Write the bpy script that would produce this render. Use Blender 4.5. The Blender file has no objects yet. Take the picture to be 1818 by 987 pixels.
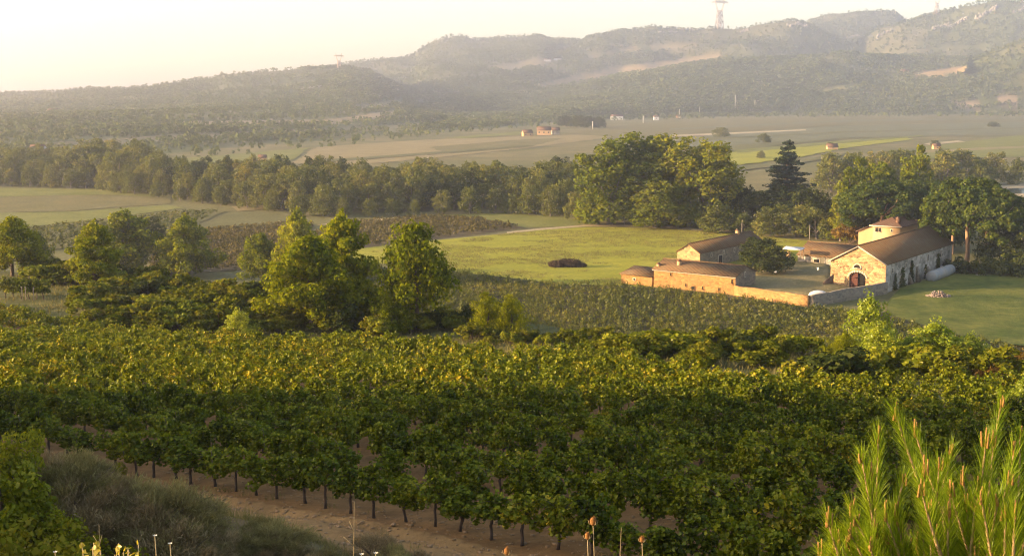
import bpy, bmesh, math, random
import numpy as np
from mathutils import Vector

# ------------------------------------------------------------------ camera, sky, sun, exposure
SC = bpy.context.scene
F, CX, CY, CAMZ, HOR = 2200.0, 909.0, 493.5, 32.0, 163.0
PITCH = math.atan((CY - HOR) / F)
cam_d = bpy.data.cameras.new('camera')
cam = bpy.data.objects.new('camera', cam_d)
SC.collection.objects.link(cam)
cam.location = (0, 0, CAMZ)
cam.rotation_euler = (math.pi / 2 - PITCH, 0, 0)
cam_d.sensor_width = 36.0
cam_d.lens = 36.0 * F / 1818.0
cam_d.clip_start = 0.1
cam_d.clip_end = 20000
SC.camera = cam

SUN_EL, SUN_AZ = math.radians(11), math.radians(-98)     # azimuth from +Y (view), clockwise
w = bpy.data.worlds.new("World"); SC.world = w; w.use_nodes = True
wn = w.node_tree
sky = wn.nodes.new('ShaderNodeTexSky'); sky.sky_type = 'NISHITA'; sky.sun_disc = False
sky.sun_elevation = SUN_EL; sky.sun_rotation = SUN_AZ
sky.air_density = 1.0; sky.dust_density = 1.3; sky.ozone_density = 0.6; sky.altitude = 100
bg = wn.nodes['Background']; bg.inputs[1].default_value = 0.115
wn.links.new(sky.outputs[0], bg.inputs[0])

sd = bpy.data.lights.new('sun', 'SUN'); sun = bpy.data.objects.new('sun', sd)
SC.collection.objects.link(sun)
sd.energy = 5.0; sd.angle = math.radians(0.6); sd.color = (1.0, 0.735, 0.40)
to_sun = Vector((math.sin(SUN_AZ) * math.cos(SUN_EL), math.cos(SUN_AZ) * math.cos(SUN_EL), math.sin(SUN_EL)))
sun.rotation_euler = to_sun.to_track_quat('Z', 'Y').to_euler()
sun.location = (-60, 0, 60)

vs = SC.view_settings
vs.view_transform = 'Standard'; vs.look = 'None'; vs.gamma = 1.0; vs.use_curve_mapping = False
vs.exposure = 2.0
vs.use_white_balance = True; vs.white_balance_temperature = 6800; vs.white_balance_tint = 18
SC.cycles.max_bounces = 6; SC.cycles.diffuse_bounces = 3; SC.cycles.transmission_bounces = 4
SC.cycles.volume_bounces = 2
SC.cycles.use_denoising = True; SC.cycles.use_adaptive_sampling = False; SC.cycles.filter_width = 1.2
SC.cycles.denoising_prefilter = 'ACCURATE'; SC.cycles.denoising_input_passes = 'RGB_ALBEDO_NORMAL'
HAZE_DENSITY = 0.00029

# ------------------------------------------------------------------ helpers
COL = SC.collection
RNG = np.random.default_rng(7)
random.seed(7)

def ray(px, py):
    a = (px - CX) / F; b = (CY - py) / F
    c, s = math.cos(PITCH), math.sin(PITCH)
    return np.array([a, c + b * s, -s + b * c])

def gp(px, py, z=0.0):
    d = ray(px, py); t = (z - CAMZ) / d[2]
    return np.array([d[0] * t, d[1] * t, z])

def project(x, y, z):
    c, s = math.cos(PITCH), math.sin(PITCH)
    zz = z - CAMZ
    fw = y * c - zz * s; up = y * s + zz * c
    fw = np.where(fw < 0.01, 0.01, fw)
    return CX + F * x / fw, CY - F * up / fw

def inpoly(px, py, poly):
    px = np.asarray(px, float); py = np.asarray(py, float)
    ins = np.zeros(px.shape, bool); n = len(poly); j = n - 1
    for i in range(n):
        xi, yi = poly[i]; xj, yj = poly[j]
        if yi != yj:
            c = ((yi > py) != (yj > py)) & (px < (xj - xi) * (py - yi) / (yj - yi) + xi)
            ins ^= c
        j = i
    return ins

def sstep(a, b, x):
    t = np.clip((x - a) / (b - a), 0, 1); return t * t * (3 - 2 * t)

def vnoise(x, y, seed=0):
    xi = np.floor(x).astype(np.int64); yi = np.floor(y).astype(np.int64)
    xf = x - xi; yf = y - yi
    u = xf * xf * (3 - 2 * xf); v = yf * yf * (3 - 2 * yf)
    def h(a, b):
        n = (a * 374761393 + b * 668265263 + seed * 974711) & 0x7fffffff
        n = ((n ^ (n >> 13)) * 1274126177) & 0x7fffffff
        return ((n ^ (n >> 16)) & 0xffff) / 65535.0
    return (h(xi, yi) * (1 - u) + h(xi + 1, yi) * u) * (1 - v) + (h(xi, yi + 1) * (1 - u) + h(xi + 1, yi + 1) * u) * v

def fbm(x, y, scale, octv=4, seed=0):
    s = 0; a = 0.5; f = 1.0 / scale; tot = 0
    for i in range(octv):
        s = s + a * vnoise(x * f, y * f, seed + i * 17); tot += a; a *= 0.5; f *= 2.03
    return s / tot

def make_mesh(name, V, faces_list, mats=(), matidx=None, smooth=False):
    """V (n,3); faces_list = list of int arrays (m,k)."""
    me = bpy.data.meshes.new(name)
    V = np.asarray(V, np.float32)
    me.vertices.add(len(V)); me.vertices.foreach_set('co', V.ravel())
    loops = np.concatenate([f.ravel() for f in faces_list]).astype(np.int32)
    tot = np.concatenate([np.full(len(f), f.shape[1]) for f in faces_list])
    starts = (np.cumsum(tot) - tot).astype(np.int32)
    me.loops.add(len(loops)); me.loops.foreach_set('vertex_index', loops)
    me.polygons.add(len(tot)); me.polygons.foreach_set('loop_start', starts)
    if matidx is not None: me.polygons.foreach_set('material_index', np.asarray(matidx, np.int32))
    if smooth: me.polygons.foreach_set('use_smooth', np.ones(len(tot), bool))
    for m in mats: me.materials.append(m)
    me.update(calc_edges=True)
    return me

def link(name, me, parent=None, loc=None):
    o = bpy.data.objects.new(name, me); COL.objects.link(o)
    if parent is not None: o.parent = parent
    if loc is not None: o.location = loc
    return o

def tag(o, label=None, cat=None, group=None, kind=None):
    if label: o['label'] = label
    if cat: o['category'] = cat
    if group: o['group'] = group
    if kind: o['kind'] = kind
    return o

def thing(name, label, cat, loc=(0, 0, 0), rotz=0.0, group=None, scale=1.0):
    o = bpy.data.objects.new(name, None); COL.objects.link(o)
    o.empty_display_size = 0.5
    o.location = [float(v) for v in loc]; o.rotation_euler = (0, 0, rotz)
    o.scale = (scale, scale, scale) if np.isscalar(scale) else scale
    return tag(o, label, cat, group)

class MB:
    """collects shapes into one mesh"""
    def __init__(s): s.v = []; s.f = {3: [], 4: []}; s.n = 0; s.ng = []
    def add(s, V, Fc):
        V = np.asarray(V, float).reshape(-1, 3); Fc = np.asarray(Fc, int)
        s.v.append(V); s.f[Fc.shape[1]].append(Fc + s.n); s.n += len(V)
    def ngon(s, V):
        V = np.asarray(V, float); s.v.append(V); s.ng.append(np.arange(len(V))[None] + s.n); s.n += len(V)
    def box(s, x0, x1, y0, y1, z0, z1):
        V = [(x, y, z) for z in (z0, z1) for y in (y0, y1) for x in (x0, x1)]
        s.add(V, [(0, 2, 3, 1), (4, 5, 7, 6), (0, 1, 5, 4), (2, 6, 7, 3), (0, 4, 6, 2), (1, 3, 7, 5)])
    def tube(s, P, R, k=6, cap=True):
        P = np.asarray(P, float); R = np.asarray(R, float) * np.ones(len(P))
        T = np.gradient(P, axis=0); T /= np.linalg.norm(T, axis=1)[:, None] + 1e-9
        ref = np.array([0.31, 0.17, 0.93]) if abs(T[0][2]) < .9 else np.array([1., 0.05, 0.1])
        A = np.cross(T, ref); A /= np.linalg.norm(A, axis=1)[:, None] + 1e-9
        B = np.cross(T, A)
        th = np.arange(k) * 2 * math.pi / k
        V = P[:, None] + R[:, None, None] * (np.cos(th)[None, :, None] * A[:, None] + np.sin(th)[None, :, None] * B[:, None])
        n = len(P); Fc = []
        for i in range(n - 1):
            for j in range(k):
                Fc.append((i * k + j, i * k + (j + 1) % k, (i + 1) * k + (j + 1) % k, (i + 1) * k + j))
        s.add(V.reshape(-1, 3), Fc)
        if cap:
            b = s.n
            s.ng.append(np.array([list(range(b - n * k, b - n * k + k))[::-1]])); s.ng.append(np.array([list(range(b - k, b))]))
    def mesh(s, name, mats, smooth=False):
        fl = [np.concatenate(s.f[k]) for k in (4, 3) if s.f[k]] + s.ng
        return make_mesh(name, np.concatenate(s.v), fl, mats if isinstance(mats, (list, tuple)) else [mats], None, smooth)
    def build(s, name, mat, parent=None, smooth=False, loc=None):
        return link(name, s.mesh(name, mat, smooth), parent, loc)

# ------------------------------------------------------------------ materials
def new_mat(name):
    m = bpy.data.materials.new(name); m.use_nodes = True
    nt = m.node_tree; nt.nodes.clear()
    out = nt.nodes.new('ShaderNodeOutputMaterial')
    return m, nt, out

def N(nt, t, **kw):
    n = nt.nodes.new(t)
    for k, v in kw.items():
        if k.startswith('i_'): n.inputs[int(k[2:])].default_value = v
        else: setattr(n, k, v)
    return n

def ramp(nt, stops, src):
    r = nt.nodes.new('ShaderNodeValToRGB'); e = r.color_ramp.elements
    while len(e) < len(stops): e.new(0.5)
    for el, (p, c) in zip(e, stops): el.position = p; el.color = (*c, 1)
    nt.links.new(src, r.inputs[0]); return r.outputs[0]

def mixc(nt, fac, a, b, mode='MIX'):
    m = nt.nodes.new('ShaderNodeMix'); m.data_type = 'RGBA'; m.blend_type = mode
    for sock, v in ((m.inputs[0], fac), (m.inputs[6], a), (m.inputs[7], b)):
        if hasattr(v, 'is_output'): nt.links.new(v, sock)
        elif isinstance(v, (int, float)): sock.default_value = v
        else: sock.default_value = (*v, 1)
    return m.outputs[2]

def noise(nt, scale, detail=3, coord=None, rough=0.55):
    n = N(nt, 'ShaderNodeTexNoise'); n.inputs['Scale'].default_value = scale; n.inputs['Detail'].default_value = detail
    n.inputs['Roughness'].default_value = rough
    if coord is not None: nt.links.new(coord, n.inputs['Vector'])
    return n.outputs[0]

def leaf_mat(name, stops, transl=0.35, tcol=(1.5, 1.35, 0.5), gloss=0.05, patch=0.25, patch_scale=0.5):
    """foliage: colour per leaf, varied per plant and in soft world patches; light passes through"""
    m, nt, out = new_mat(name)
    geo = N(nt, 'ShaderNodeNewGeometry'); oi = N(nt, 'ShaderNodeObjectInfo'); tc = N(nt, 'ShaderNodeNewGeometry')
    nz = noise(nt, patch_scale, 2, tc.outputs['Position'])
    a = N(nt, 'ShaderNodeMath', operation='MULTIPLY_ADD', i_1=0.55, i_2=0.0); nt.links.new(geo.outputs['Random Per Island'], a.inputs[0])
    b = N(nt, 'ShaderNodeMath', operation='MULTIPLY_ADD', i_1=0.9); nt.links.new(nz, b.inputs[0]); nt.links.new(a.outputs[0], b.inputs[2])
    c = N(nt, 'ShaderNodeMath', operation='MULTIPLY_ADD', i_1=0.36, i_2=-0.38); nt.links.new(oi.outputs['Random'], c.inputs[0])
    d = N(nt, 'ShaderNodeMath', operation='ADD', use_clamp=True); nt.links.new(b.outputs[0], d.inputs[0]); nt.links.new(c.outputs[0], d.inputs[1])
    col = ramp(nt, stops, d.outputs[0])
    tcol_ = mixc(nt, 1.0, col, tcol, 'MULTIPLY')
    df = N(nt, 'ShaderNodeBsdfDiffuse'); tr = N(nt, 'ShaderNodeBsdfTranslucent')
    nt.links.new(col, df.inputs[0]); nt.links.new(tcol_, tr.inputs[0])
    mx = N(nt, 'ShaderNodeMixShader', i_0=transl); nt.links.new(df.outputs[0], mx.inputs[1]); nt.links.new(tr.outputs[0], mx.inputs[2])
    last = mx.outputs[0]
    if gloss > 0:
        gl = N(nt, 'ShaderNodeBsdfGlossy'); gl.inputs['Roughness'].default_value = 0.42; gl.inputs[0].default_value = (.9, .9, .85, 1)
        m2 = N(nt, 'ShaderNodeMixShader', i_0=gloss); nt.links.new(last, m2.inputs[1]); nt.links.new(gl.outputs[0], m2.inputs[2]); last = m2.outputs[0]
    nt.links.new(last, out.inputs[0])
    return m

def rough_mat(name, c1, c2, scale=2.0, bump=0.0, bscale=8.0, rough=0.9, detail=4, spec=0.2, c3=None, scale3=0.2):
    m, nt, out = new_mat(name)
    tc = N(nt, 'ShaderNodeNewGeometry').outputs['Position']
    col = mixc(nt, noise(nt, scale, detail, tc), c1, c2)
    if c3 is not None:
        f3 = ramp(nt, [(0.45, (0, 0, 0)), (0.6, (1, 1, 1))], noise(nt, scale3, 3, tc))
        col = mixc(nt, f3, col, c3)
    p = N(nt, 'ShaderNodeBsdfPrincipled'); nt.links.new(col, p.inputs['Base Color'])
    p.inputs['Roughness'].default_value = rough; p.inputs['Specular IOR Level'].default_value = spec
    if bump > 0:
        b = N(nt, 'ShaderNodeBump'); b.inputs['Strength'].default_value = 0.8; b.inputs['Distance'].default_value = bump
        nt.links.new(noise(nt, bscale, 5, tc), b.inputs['Height']); nt.links.new(b.outputs[0], p.inputs['Normal'])
    nt.links.new(p.outputs[0], out.inputs[0])
    return m

def stone_mat(name, ca, cb, mortar, scale=2.2, stain=(0.12, 0.11, 0.08), stain_amt=0.35):
    m, nt, out = new_mat(name)
    tc = N(nt, 'ShaderNodeTexCoord').outputs['Object']
    mp = N(nt, 'ShaderNodeMapping'); mp.inputs['Scale'].default_value = (1, 1, 1.9); nt.links.new(tc, mp.inputs[0])
    v = N(nt, 'ShaderNodeTexVoronoi'); v.inputs['Scale'].default_value = scale; nt.links.new(mp.outputs[0], v.inputs[0])
    e = N(nt, 'ShaderNodeTexVoronoi', feature='DISTANCE_TO_EDGE'); e.inputs['Scale'].default_value = scale; nt.links.new(mp.outputs[0], e.inputs[0])
    sep = N(nt, 'ShaderNodeSeparateColor'); nt.links.new(v.outputs['Color'], sep.inputs[0])
    col = mixc(nt, sep.outputs[0], ca, cb)
    ef = ramp(nt, [(0.02, (1, 1, 1)), (0.09, (0, 0, 0))], e.outputs[0])
    col = mixc(nt, ef, col, mortar)
    st = ramp(nt, [(0.45, (0, 0, 0)), (0.7, (1, 1, 1))], noise(nt, 0.35, 5, tc))
    stf = N(nt, 'ShaderNodeMath', operation='MULTIPLY', i_1=stain_amt); nt.links.new(st, stf.inputs[0])
    col = mixc(nt, stf.outputs[0], col, stain)
    p = N(nt, 'ShaderNodeBsdfPrincipled'); nt.links.new(col, p.inputs['Base Color']); p.inputs['Roughness'].default_value = 0.9
    b = N(nt, 'ShaderNodeBump'); b.inputs['Strength'].default_value = 0.7; b.inputs['Distance'].default_value = 0.06
    bh = ramp(nt, [(0.0, (0, 0, 0)), (0.15, (1, 1, 1))], e.outputs[0])
    nt.links.new(bh, b.inputs['Height']); nt.links.new(b.outputs[0], p.inputs['Normal'])
    nt.links.new(p.outputs[0], out.inputs[0])
    return m

def tile_mat(name, c1, c2, c3):
    m, nt, out = new_mat(name)
    tc = N(nt, 'ShaderNodeTexCoord').outputs['Object']
    geo = N(nt, 'ShaderNodeNewGeometry').outputs['Position']
    col = mixc(nt, noise(nt, 6.0, 3, geo), c1, c2)
    wv0 = N(nt, 'ShaderNodeTexWave', bands_direction='DIAGONAL'); wv0.inputs['Scale'].default_value = .75; wv0.inputs['Distortion'].default_value = 2.5; wv0.inputs['Detail'].default_value = 3
    nt.links.new(tc, wv0.inputs[0])
    col = mixc(nt, 1.0, col, ramp(nt, [(.15, (.72, .72, .72)), (.85, (1.15, 1.13, 1.12))], wv0.outputs[1]), 'MULTIPLY')
    lich = ramp(nt, [(0.5, (0, 0, 0)), (0.68, (1, 1, 1))], noise(nt, 0.7, 5, geo, 0.7))
    col = mixc(nt, lich, col, c3)
    p = N(nt, 'ShaderNodeBsdfPrincipled'); nt.links.new(col, p.inputs['Base Color']); p.inputs['Roughness'].default_value = 0.95; p.inputs['Specular IOR Level'].default_value = 0.08
    wv = N(nt, 'ShaderNodeTexWave', bands_direction='DIAGONAL'); wv.inputs['Scale'].default_value = 1.6; wv.inputs['Distortion'].default_value = 1.0
    nt.links.new(tc, wv.inputs[0])
    b = N(nt, 'ShaderNodeBump'); b.inputs['Strength'].default_value = 0.8; b.inputs['Distance'].default_value = 0.03
    nt.links.new(wv.outputs[1], b.inputs['Height']); nt.links.new(b.outputs[0], p.inputs['Normal'])
    nt.links.new(p.outputs[0], out.inputs[0])
    return m

def plain(name, c, rough=0.6, metal=0.0):
    return rough_mat(name, tuple(v * 0.85 for v in c), tuple(min(1, v * 1.1) for v in c), 3.0, rough=rough)

M = {}
M['bark'] = rough_mat('bark', (0.07, 0.05, 0.035), (0.16, 0.11, 0.075), 6, 0.02, 10)
M['bark_grey'] = rough_mat('grey_bark', (0.13, 0.11, 0.09), (0.24, 0.20, 0.16), 4, 0.02, 8)
M['bark_orange'] = rough_mat('orange_bark', (0.30, 0.17, 0.09), (0.42, 0.27, 0.16), 3, 0.03, 6)
M['vine_wood'] = rough_mat('vine_wood', (0.05, 0.035, 0.025), (0.12, 0.085, 0.06), 20, 0.01, 40)
M['pine'] = leaf_mat('pine_needles', [(0.1, (0.055, 0.080, 0.004)), (0.5, (0.140, 0.170, 0.006)), (0.95, (0.28, 0.28, 0.010))], 0.33, (1.6, 1.4, .35), 0.0)
M['pine_bright'] = leaf_mat('young_pine_needles', [(0.1, (0.12, 0.175, 0.006)), (0.5, (0.21, 0.27, 0.010)), (0.95, (0.33, 0.36, 0.020))], 0.42, (1.5, 1.35, .4), 0.03)
M['close_needles'] = leaf_mat('close_pine_needles', [(0.1, (0.085, 0.150, 0.006)), (0.5, (0.165, 0.240, 0.010)), (0.95, (0.30, 0.35, 0.020))], 0.38, (1.45, 1.35, .4), 0.02)
M['umbrella'] = leaf_mat('umbrella_pine_needles', [(0.1, (0.024, 0.042, 0.010)), (0.5, (0.048, 0.075, 0.013)), (0.95, (0.11, 0.13, 0.018))], 0.25, (1.5, 1.3, .5), 0.0)
M['cedar'] = leaf_mat('cedar_needles', [(0.1, (0.016, 0.028, 0.016)), (0.6, (0.030, 0.046, 0.024)), (0.95, (0.055, 0.070, 0.032))], 0.15, (1.4, 1.3, .7), 0.0)
M['wood'] = leaf_mat('riverside_leaves', [(0.05, (0.060, 0.078, 0.020)), (0.4, (0.110, 0.130, 0.032)), (0.8, (0.170, 0.170, 0.042)), (1.0, (0.23, 0.19, 0.045))], 0.34, (1.4, 1.25, .6), 0.0, patch_scale=0.12)
M['plane'] = leaf_mat('plane_leaves', [(0.05, (0.060, 0.088, 0.008)), (0.45, (0.125, 0.155, 0.011)), (0.95, (0.24, 0.23, 0.018))], 0.34, (1.5, 1.3, .4), 0.0, patch_scale=0.2)
M['oak'] = leaf_mat('dark_oak_leaves', [(0.05, (0.024, 0.036, 0.010)), (0.5, (0.048, 0.064, 0.014)), (0.95, (0.095, 0.100, 0.022))], 0.2, (1.4, 1.25, .6), 0.0)
M['maquis'] = leaf_mat('maquis_leaves', [(0.05, (0.046, 0.060, 0.005)), (0.5, (0.120, 0.134, 0.009)), (0.95, (0.20, 0.18, 0.020))], 0.26, (1.4, 1.25, .4), 0.0, patch_scale=0.3)
M['rust'] = leaf_mat('rusty_leaves', [(0.1, (0.07, 0.045, 0.012)), (0.5, (0.13, 0.080, 0.016)), (0.95, (0.20, 0.13, 0.025))], 0.3, (1.4, 1.2, .5), 0.0)
M['vine'] = leaf_mat('vine_leaves', [(0.05, (0.026, 0.042, 0.002)), (0.35, (0.070, 0.098, 0.003)), (0.75, (0.145, 0.165, 0.005)), (0.94, (0.20, 0.205, 0.009)), (1.0, (0.34, 0.26, 0.015))], 0.22, (1.45, 1.4, .35), 0.012, patch_scale=0.22)
M['vine_far'] = leaf_mat('valley_vine_leaves', [(0.05, (0.034, 0.044, 0.006)), (0.5, (0.068, 0.082, 0.010)), (0.9, (0.12, 0.125, 0.016)), (1.0, (0.18, 0.155, 0.025))], 0.3, (1.4, 1.3, .5), 0.02, patch_scale=0.08)
M['scrub'] = leaf_mat('dry_scrub_twigs', [(0.05, (0.14, 0.095, 0.045)), (0.5, (0.26, 0.19, 0.095)), (0.95, (0.40, 0.31, 0.16))], 0.15, (1.2, 1.1, .7), 0.0, patch_scale=0.5)
M['scrub_green'] = leaf_mat('grey_green_thyme', [(0.05, (0.115, 0.095, 0.035)), (0.5, (0.21, 0.18, 0.070)), (0.95, (0.34, 0.29, 0.11))], 0.2, (1.2, 1.1, .7), 0.0, patch_scale=0.5)
M['bush'] = leaf_mat('broad_bush_leaves', [(0.05, (0.065, 0.085, 0.004)), (0.5, (0.145, 0.170, 0.007)), (0.95, (0.29, 0.28, 0.014))], 0.35, (1.4, 1.3, .4), 0.01, patch_scale=0.6)
M['grass'] = leaf_mat('dry_grass_blades', [(0.05, (0.10, 0.10, 0.03)), (0.5, (0.18, 0.16, 0.06)), (0.95, (0.30, 0.25, 0.11))], 0.3, (1.2, 1.1, .6), 0.0, patch_scale=0.4)
M['hill'] = leaf_mat('hill_tree_leaves', [(0.05, (0.064, 0.082, 0.022)), (0.5, (0.108, 0.132, 0.034)), (0.95, (0.18, 0.175, 0.050))], 0.2, (1.3, 1.2, .6), 0.0, patch_scale=0.01)
M['stone'] = stone_mat('stone_wall', (0.17, 0.10, 0.04), (0.56, 0.37, 0.17), (0.40, 0.26, 0.12), 1.7)  # sun's orange put into the colour; for sun-facing gables
M['stone_grey'] = stone_mat('grey_stone_and_shade', (0.12, 0.095, 0.06), (0.27, 0.215, 0.14), (0.22, 0.175, 0.115), 1.6, stain_amt=0.5)  # grey stone; also puts shade into walls turned from the sun
M['stone_pale'] = stone_mat('pale_stone_wall', (0.20, 0.175, 0.13), (0.52, 0.46, 0.37), (0.40, 0.35, 0.28), .9, (0.12, 0.11, 0.075), 0.85)  # pale greyish stone with darker noise patches
M['ochre'] = stone_mat('ochre_rendered_wall', (0.24, 0.118, 0.032), (0.42, 0.225, 0.068), (0.35, 0.185, 0.055), 1.6, (0.22, 0.13, 0.05), 0.45)
M['render'] = rough_mat('peach_render', (0.44, 0.27, 0.13), (0.54, 0.35, 0.18), 0.8, 0.01, 6)
M['tile'] = tile_mat('roof_tiles', (0.092, 0.054, 0.026), (0.185, 0.112, 0.054), (0.14, 0.108, 0.058))
M['tile_red'] = tile_mat('red_roof_tiles', (0.12, 0.068, 0.042), (0.18, 0.105, 0.066), (0.12, 0.092, 0.06))
M['trim'] = rough_mat('pale_stone_trim', (0.45, 0.38, 0.27), (0.58, 0.50, 0.37), 3)
M['dark'] = rough_mat('dark_interior', (0.012, 0.010, 0.008), (0.03, 0.025, 0.02), 2)  # unlit depth of openings painted near-black; also colours wheels
M['door'] = rough_mat('worn_red_door', (0.075, 0.028, 0.020), (0.12, 0.05, 0.036), 3)
M['glass'] = rough_mat('dusty_window_glass', (0.03, 0.03, 0.03), (0.06, 0.055, 0.05), 2, rough=0.25, spec=0.5)
M['white'] = rough_mat('weathered_white_paint', (0.50, 0.48, 0.44), (0.68, 0.66, 0.62), 1.5, rough=0.5)
M['tank'] = rough_mat('shaded_tank_paint', (0.20, 0.21, 0.20), (0.32, 0.32, 0.30), 1.2, rough=0.5, c3=(0.32, 0.29, 0.24), scale3=0.5)  # white tank; its shade is put into this grey
M['rubble'] = rough_mat('broken_stone', (0.17, 0.12, 0.09), (0.36, 0.28, 0.22), 1.5, 0.05, 4)
M['limestone'] = rough_mat('limestone', (0.20, 0.18, 0.15), (0.36, 0.32, 0.27), 0.12, 0.8, 0.25)  # rock tone lowered: the cliffs' shade is in the colour
M['clod'] = rough_mat('track_stone', (0.20, 0.115, 0.045), (0.36, 0.24, 0.13), 5)
M['brush'] = leaf_mat('dead_vine_twigs', [(0.1, (0.035, 0.024, 0.018)), (0.6, (0.075, 0.05, 0.035)), (0.95, (0.12, 0.085, 0.06))], 0.05, (1, 1, 1), 0.0)
M['pole'] = rough_mat('weathered_pole', (0.26, 0.23, 0.19), (0.38, 0.34, 0.29), 4)
M['concrete'] = rough_mat('pale_concrete_pole', (0.50, 0.47, 0.42), (0.62, 0.58, 0.52), 2)
M['steel'] = rough_mat('rusty_pylon_steel', (0.42, 0.30, 0.22), (0.52, 0.38, 0.28), 0.2, rough=0.6)
M['post'] = rough_mat('grey_vine_stake', (0.16, 0.13, 0.10), (0.27, 0.23, 0.18), 8)
M['teasel'] = rough_mat('dry_teasel_head', (0.17, 0.07, 0.018), (0.32, 0.15, 0.04), 60, 0.004, 200)
M['straw'] = rough_mat('straw_stem', (0.34, 0.25, 0.12), (0.48, 0.37, 0.19), 20)
M['petal'] = rough_mat('cream_petal', (0.70, 0.60, 0.42), (0.80, 0.72, 0.55), 30)
M['tip'] = rough_mat('brown_pine_bud', (0.22, 0.11, 0.03), (0.34, 0.19, 0.06), 60)
M['yellow_leaf'] = leaf_mat('yellow_sprig_leaves', [(0.1, (0.30, 0.24, 0.03)), (0.5, (0.45, 0.36, 0.05)), (0.95, (0.6, 0.5, 0.12))], 0.35, (1.2, 1.1, .5), 0.03)

# ------------------------------------------------------------------ terrain
def lipd(x): return np.interp(x, [-90, -60, -35, -20, 0, 12, 27, 45, 90], [150, 138, 122, 114, 105, 98, 80, 72, 66])

def az_sl(px, py):
    d = ray(px, py); h = math.hypot(d[0], d[1]); return math.atan2(d[0], d[1]), d[2] / h

def px_az(px): return math.atan2((px - CX) / F, math.cos(PITCH))

FOOT = [(-1200, 420), (-400, 480), (-100, 560), (0, 580), (300, 690), (600, 860), (900, 1150), (1100, 1500), (1400, 1720), (1818, 1880), (2600, 2000)]
FOOT_A = np.array([px_az(p) for p, _ in FOOT]); FOOT_D = np.array([float(d) for _, d in FOOT])

def ridge(pts, back=900, power=1.4, foot_off=80):
    a = []; z = []; dd = []
    for px, py, d in pts:
        az, sl = az_sl(px, py); a.append(az); dd.append(d); z.append(CAMZ + d * sl)
    return dict(a=np.array(a), d=np.array(dd, float), z=np.array(z), back=back, p=power, off=foot_off)

RIDGES = [
    ridge([(-900, 215, 1500), (-200, 190, 1800), (0, 173, 2000), (150, 164, 2000), (270, 155, 2000), (400, 137, 2000), (500, 129, 2000), (560, 124, 2000), (620, 120, 2000), (660, 128, 1980), (720, 160, 1950), (780, 205, 1900), (840, 230, 1800)], 700, 1.5),
    ridge([(430, 180, 2900), (520, 140, 2900), (580, 124, 2900), (631, 115, 2900), (670, 110, 2900), (708, 102, 2900), (735, 101, 2900), (746, 92, 2900), (770, 80, 2900), (816, 70, 2900), (854, 66, 2900), (912, 63, 2900), (954, 63, 2900), (977, 70, 2900), (1031, 77, 2900), (1060, 78, 2900), (1150, 90, 2900), (1300, 150, 2900)], 700, 1.2, 500),
    ridge([(900, 205, 2400), (960, 140, 2500), (1010, 98, 2600), (1040, 78, 2700), (1110, 64, 2750), (1180, 57, 2750), (1240, 47, 2750), (1270, 41, 2750), (1310, 37, 2750), (1350, 33, 2750), (1395, 29, 2750), (1415, 32, 2750), (1440, 46, 2750), (1470, 62, 2750), (1560, 95, 2750)], 500, 2.2, 250),
    ridge([(1400, 60, 3300), (1440, 35, 3300), (1480, 26, 3300), (1520, 22, 3300), (1590, 24, 3300), (1610, 40, 3300), (1680, 70, 3300)], 500, 1.6, 500),
    ridge([(1500, 90, 2800), (1560, 50, 2800), (1600, 33, 2800), (1640, 22, 2800), (1700, 19, 2800), (1740, 12, 2800), (1770, 7, 2800), (1818, 8, 2800), (1900, 14, 2800), (2100, 40, 2800), (2900, 110, 2800)], 600, 2.2, 300),
    ridge([(840, 225, 1900), (900, 205, 2000), (1000, 165, 2150), (1100, 138, 2200), (1200, 122, 2200), (1300, 112, 2200), (1400, 106, 2200), (1500, 103, 2200), (1650, 100, 2300), (1900, 95, 2300)], 500, 0.9, 60),
    ridge([(1340, 206, 1950), (1400, 190, 2000), (1440, 180, 2000), (1500, 166, 2020), (1560, 152, 2050), (1610, 136, 2060), (1700, 124, 2080), (1725, 112, 2080), (1760, 96, 2080), (1818, 76, 2080), (1900, 55, 2080), (2200, 30, 2080), (2900, 60, 2000)], 260, 0.9, 30),
    ridge([(-900, 240, 800), (-200, 228, 900), (0, 222, 950), (200, 212, 1050), (400, 204, 1150), (600, 202, 1300), (720, 203, 1400), (820, 208, 1500), (900, 222, 1600)], 500, 0.8, 20),
]

ROW_N = np.array([0.0, 1.0]); ROW0 = -1e6
def vine_limit(x, y):
    'how far from the camera the near vineyard reaches'
    return np.interp(CX + F * x / np.maximum(y, 1), [-60, 0, 150, 280, 500, 900, 1100, 1300, 1700, 1850], [112, 108, 100, 92, 86.5, 79, 74, 63, 58, 57]) + 1.5 * np.sin(x * .35)

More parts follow.
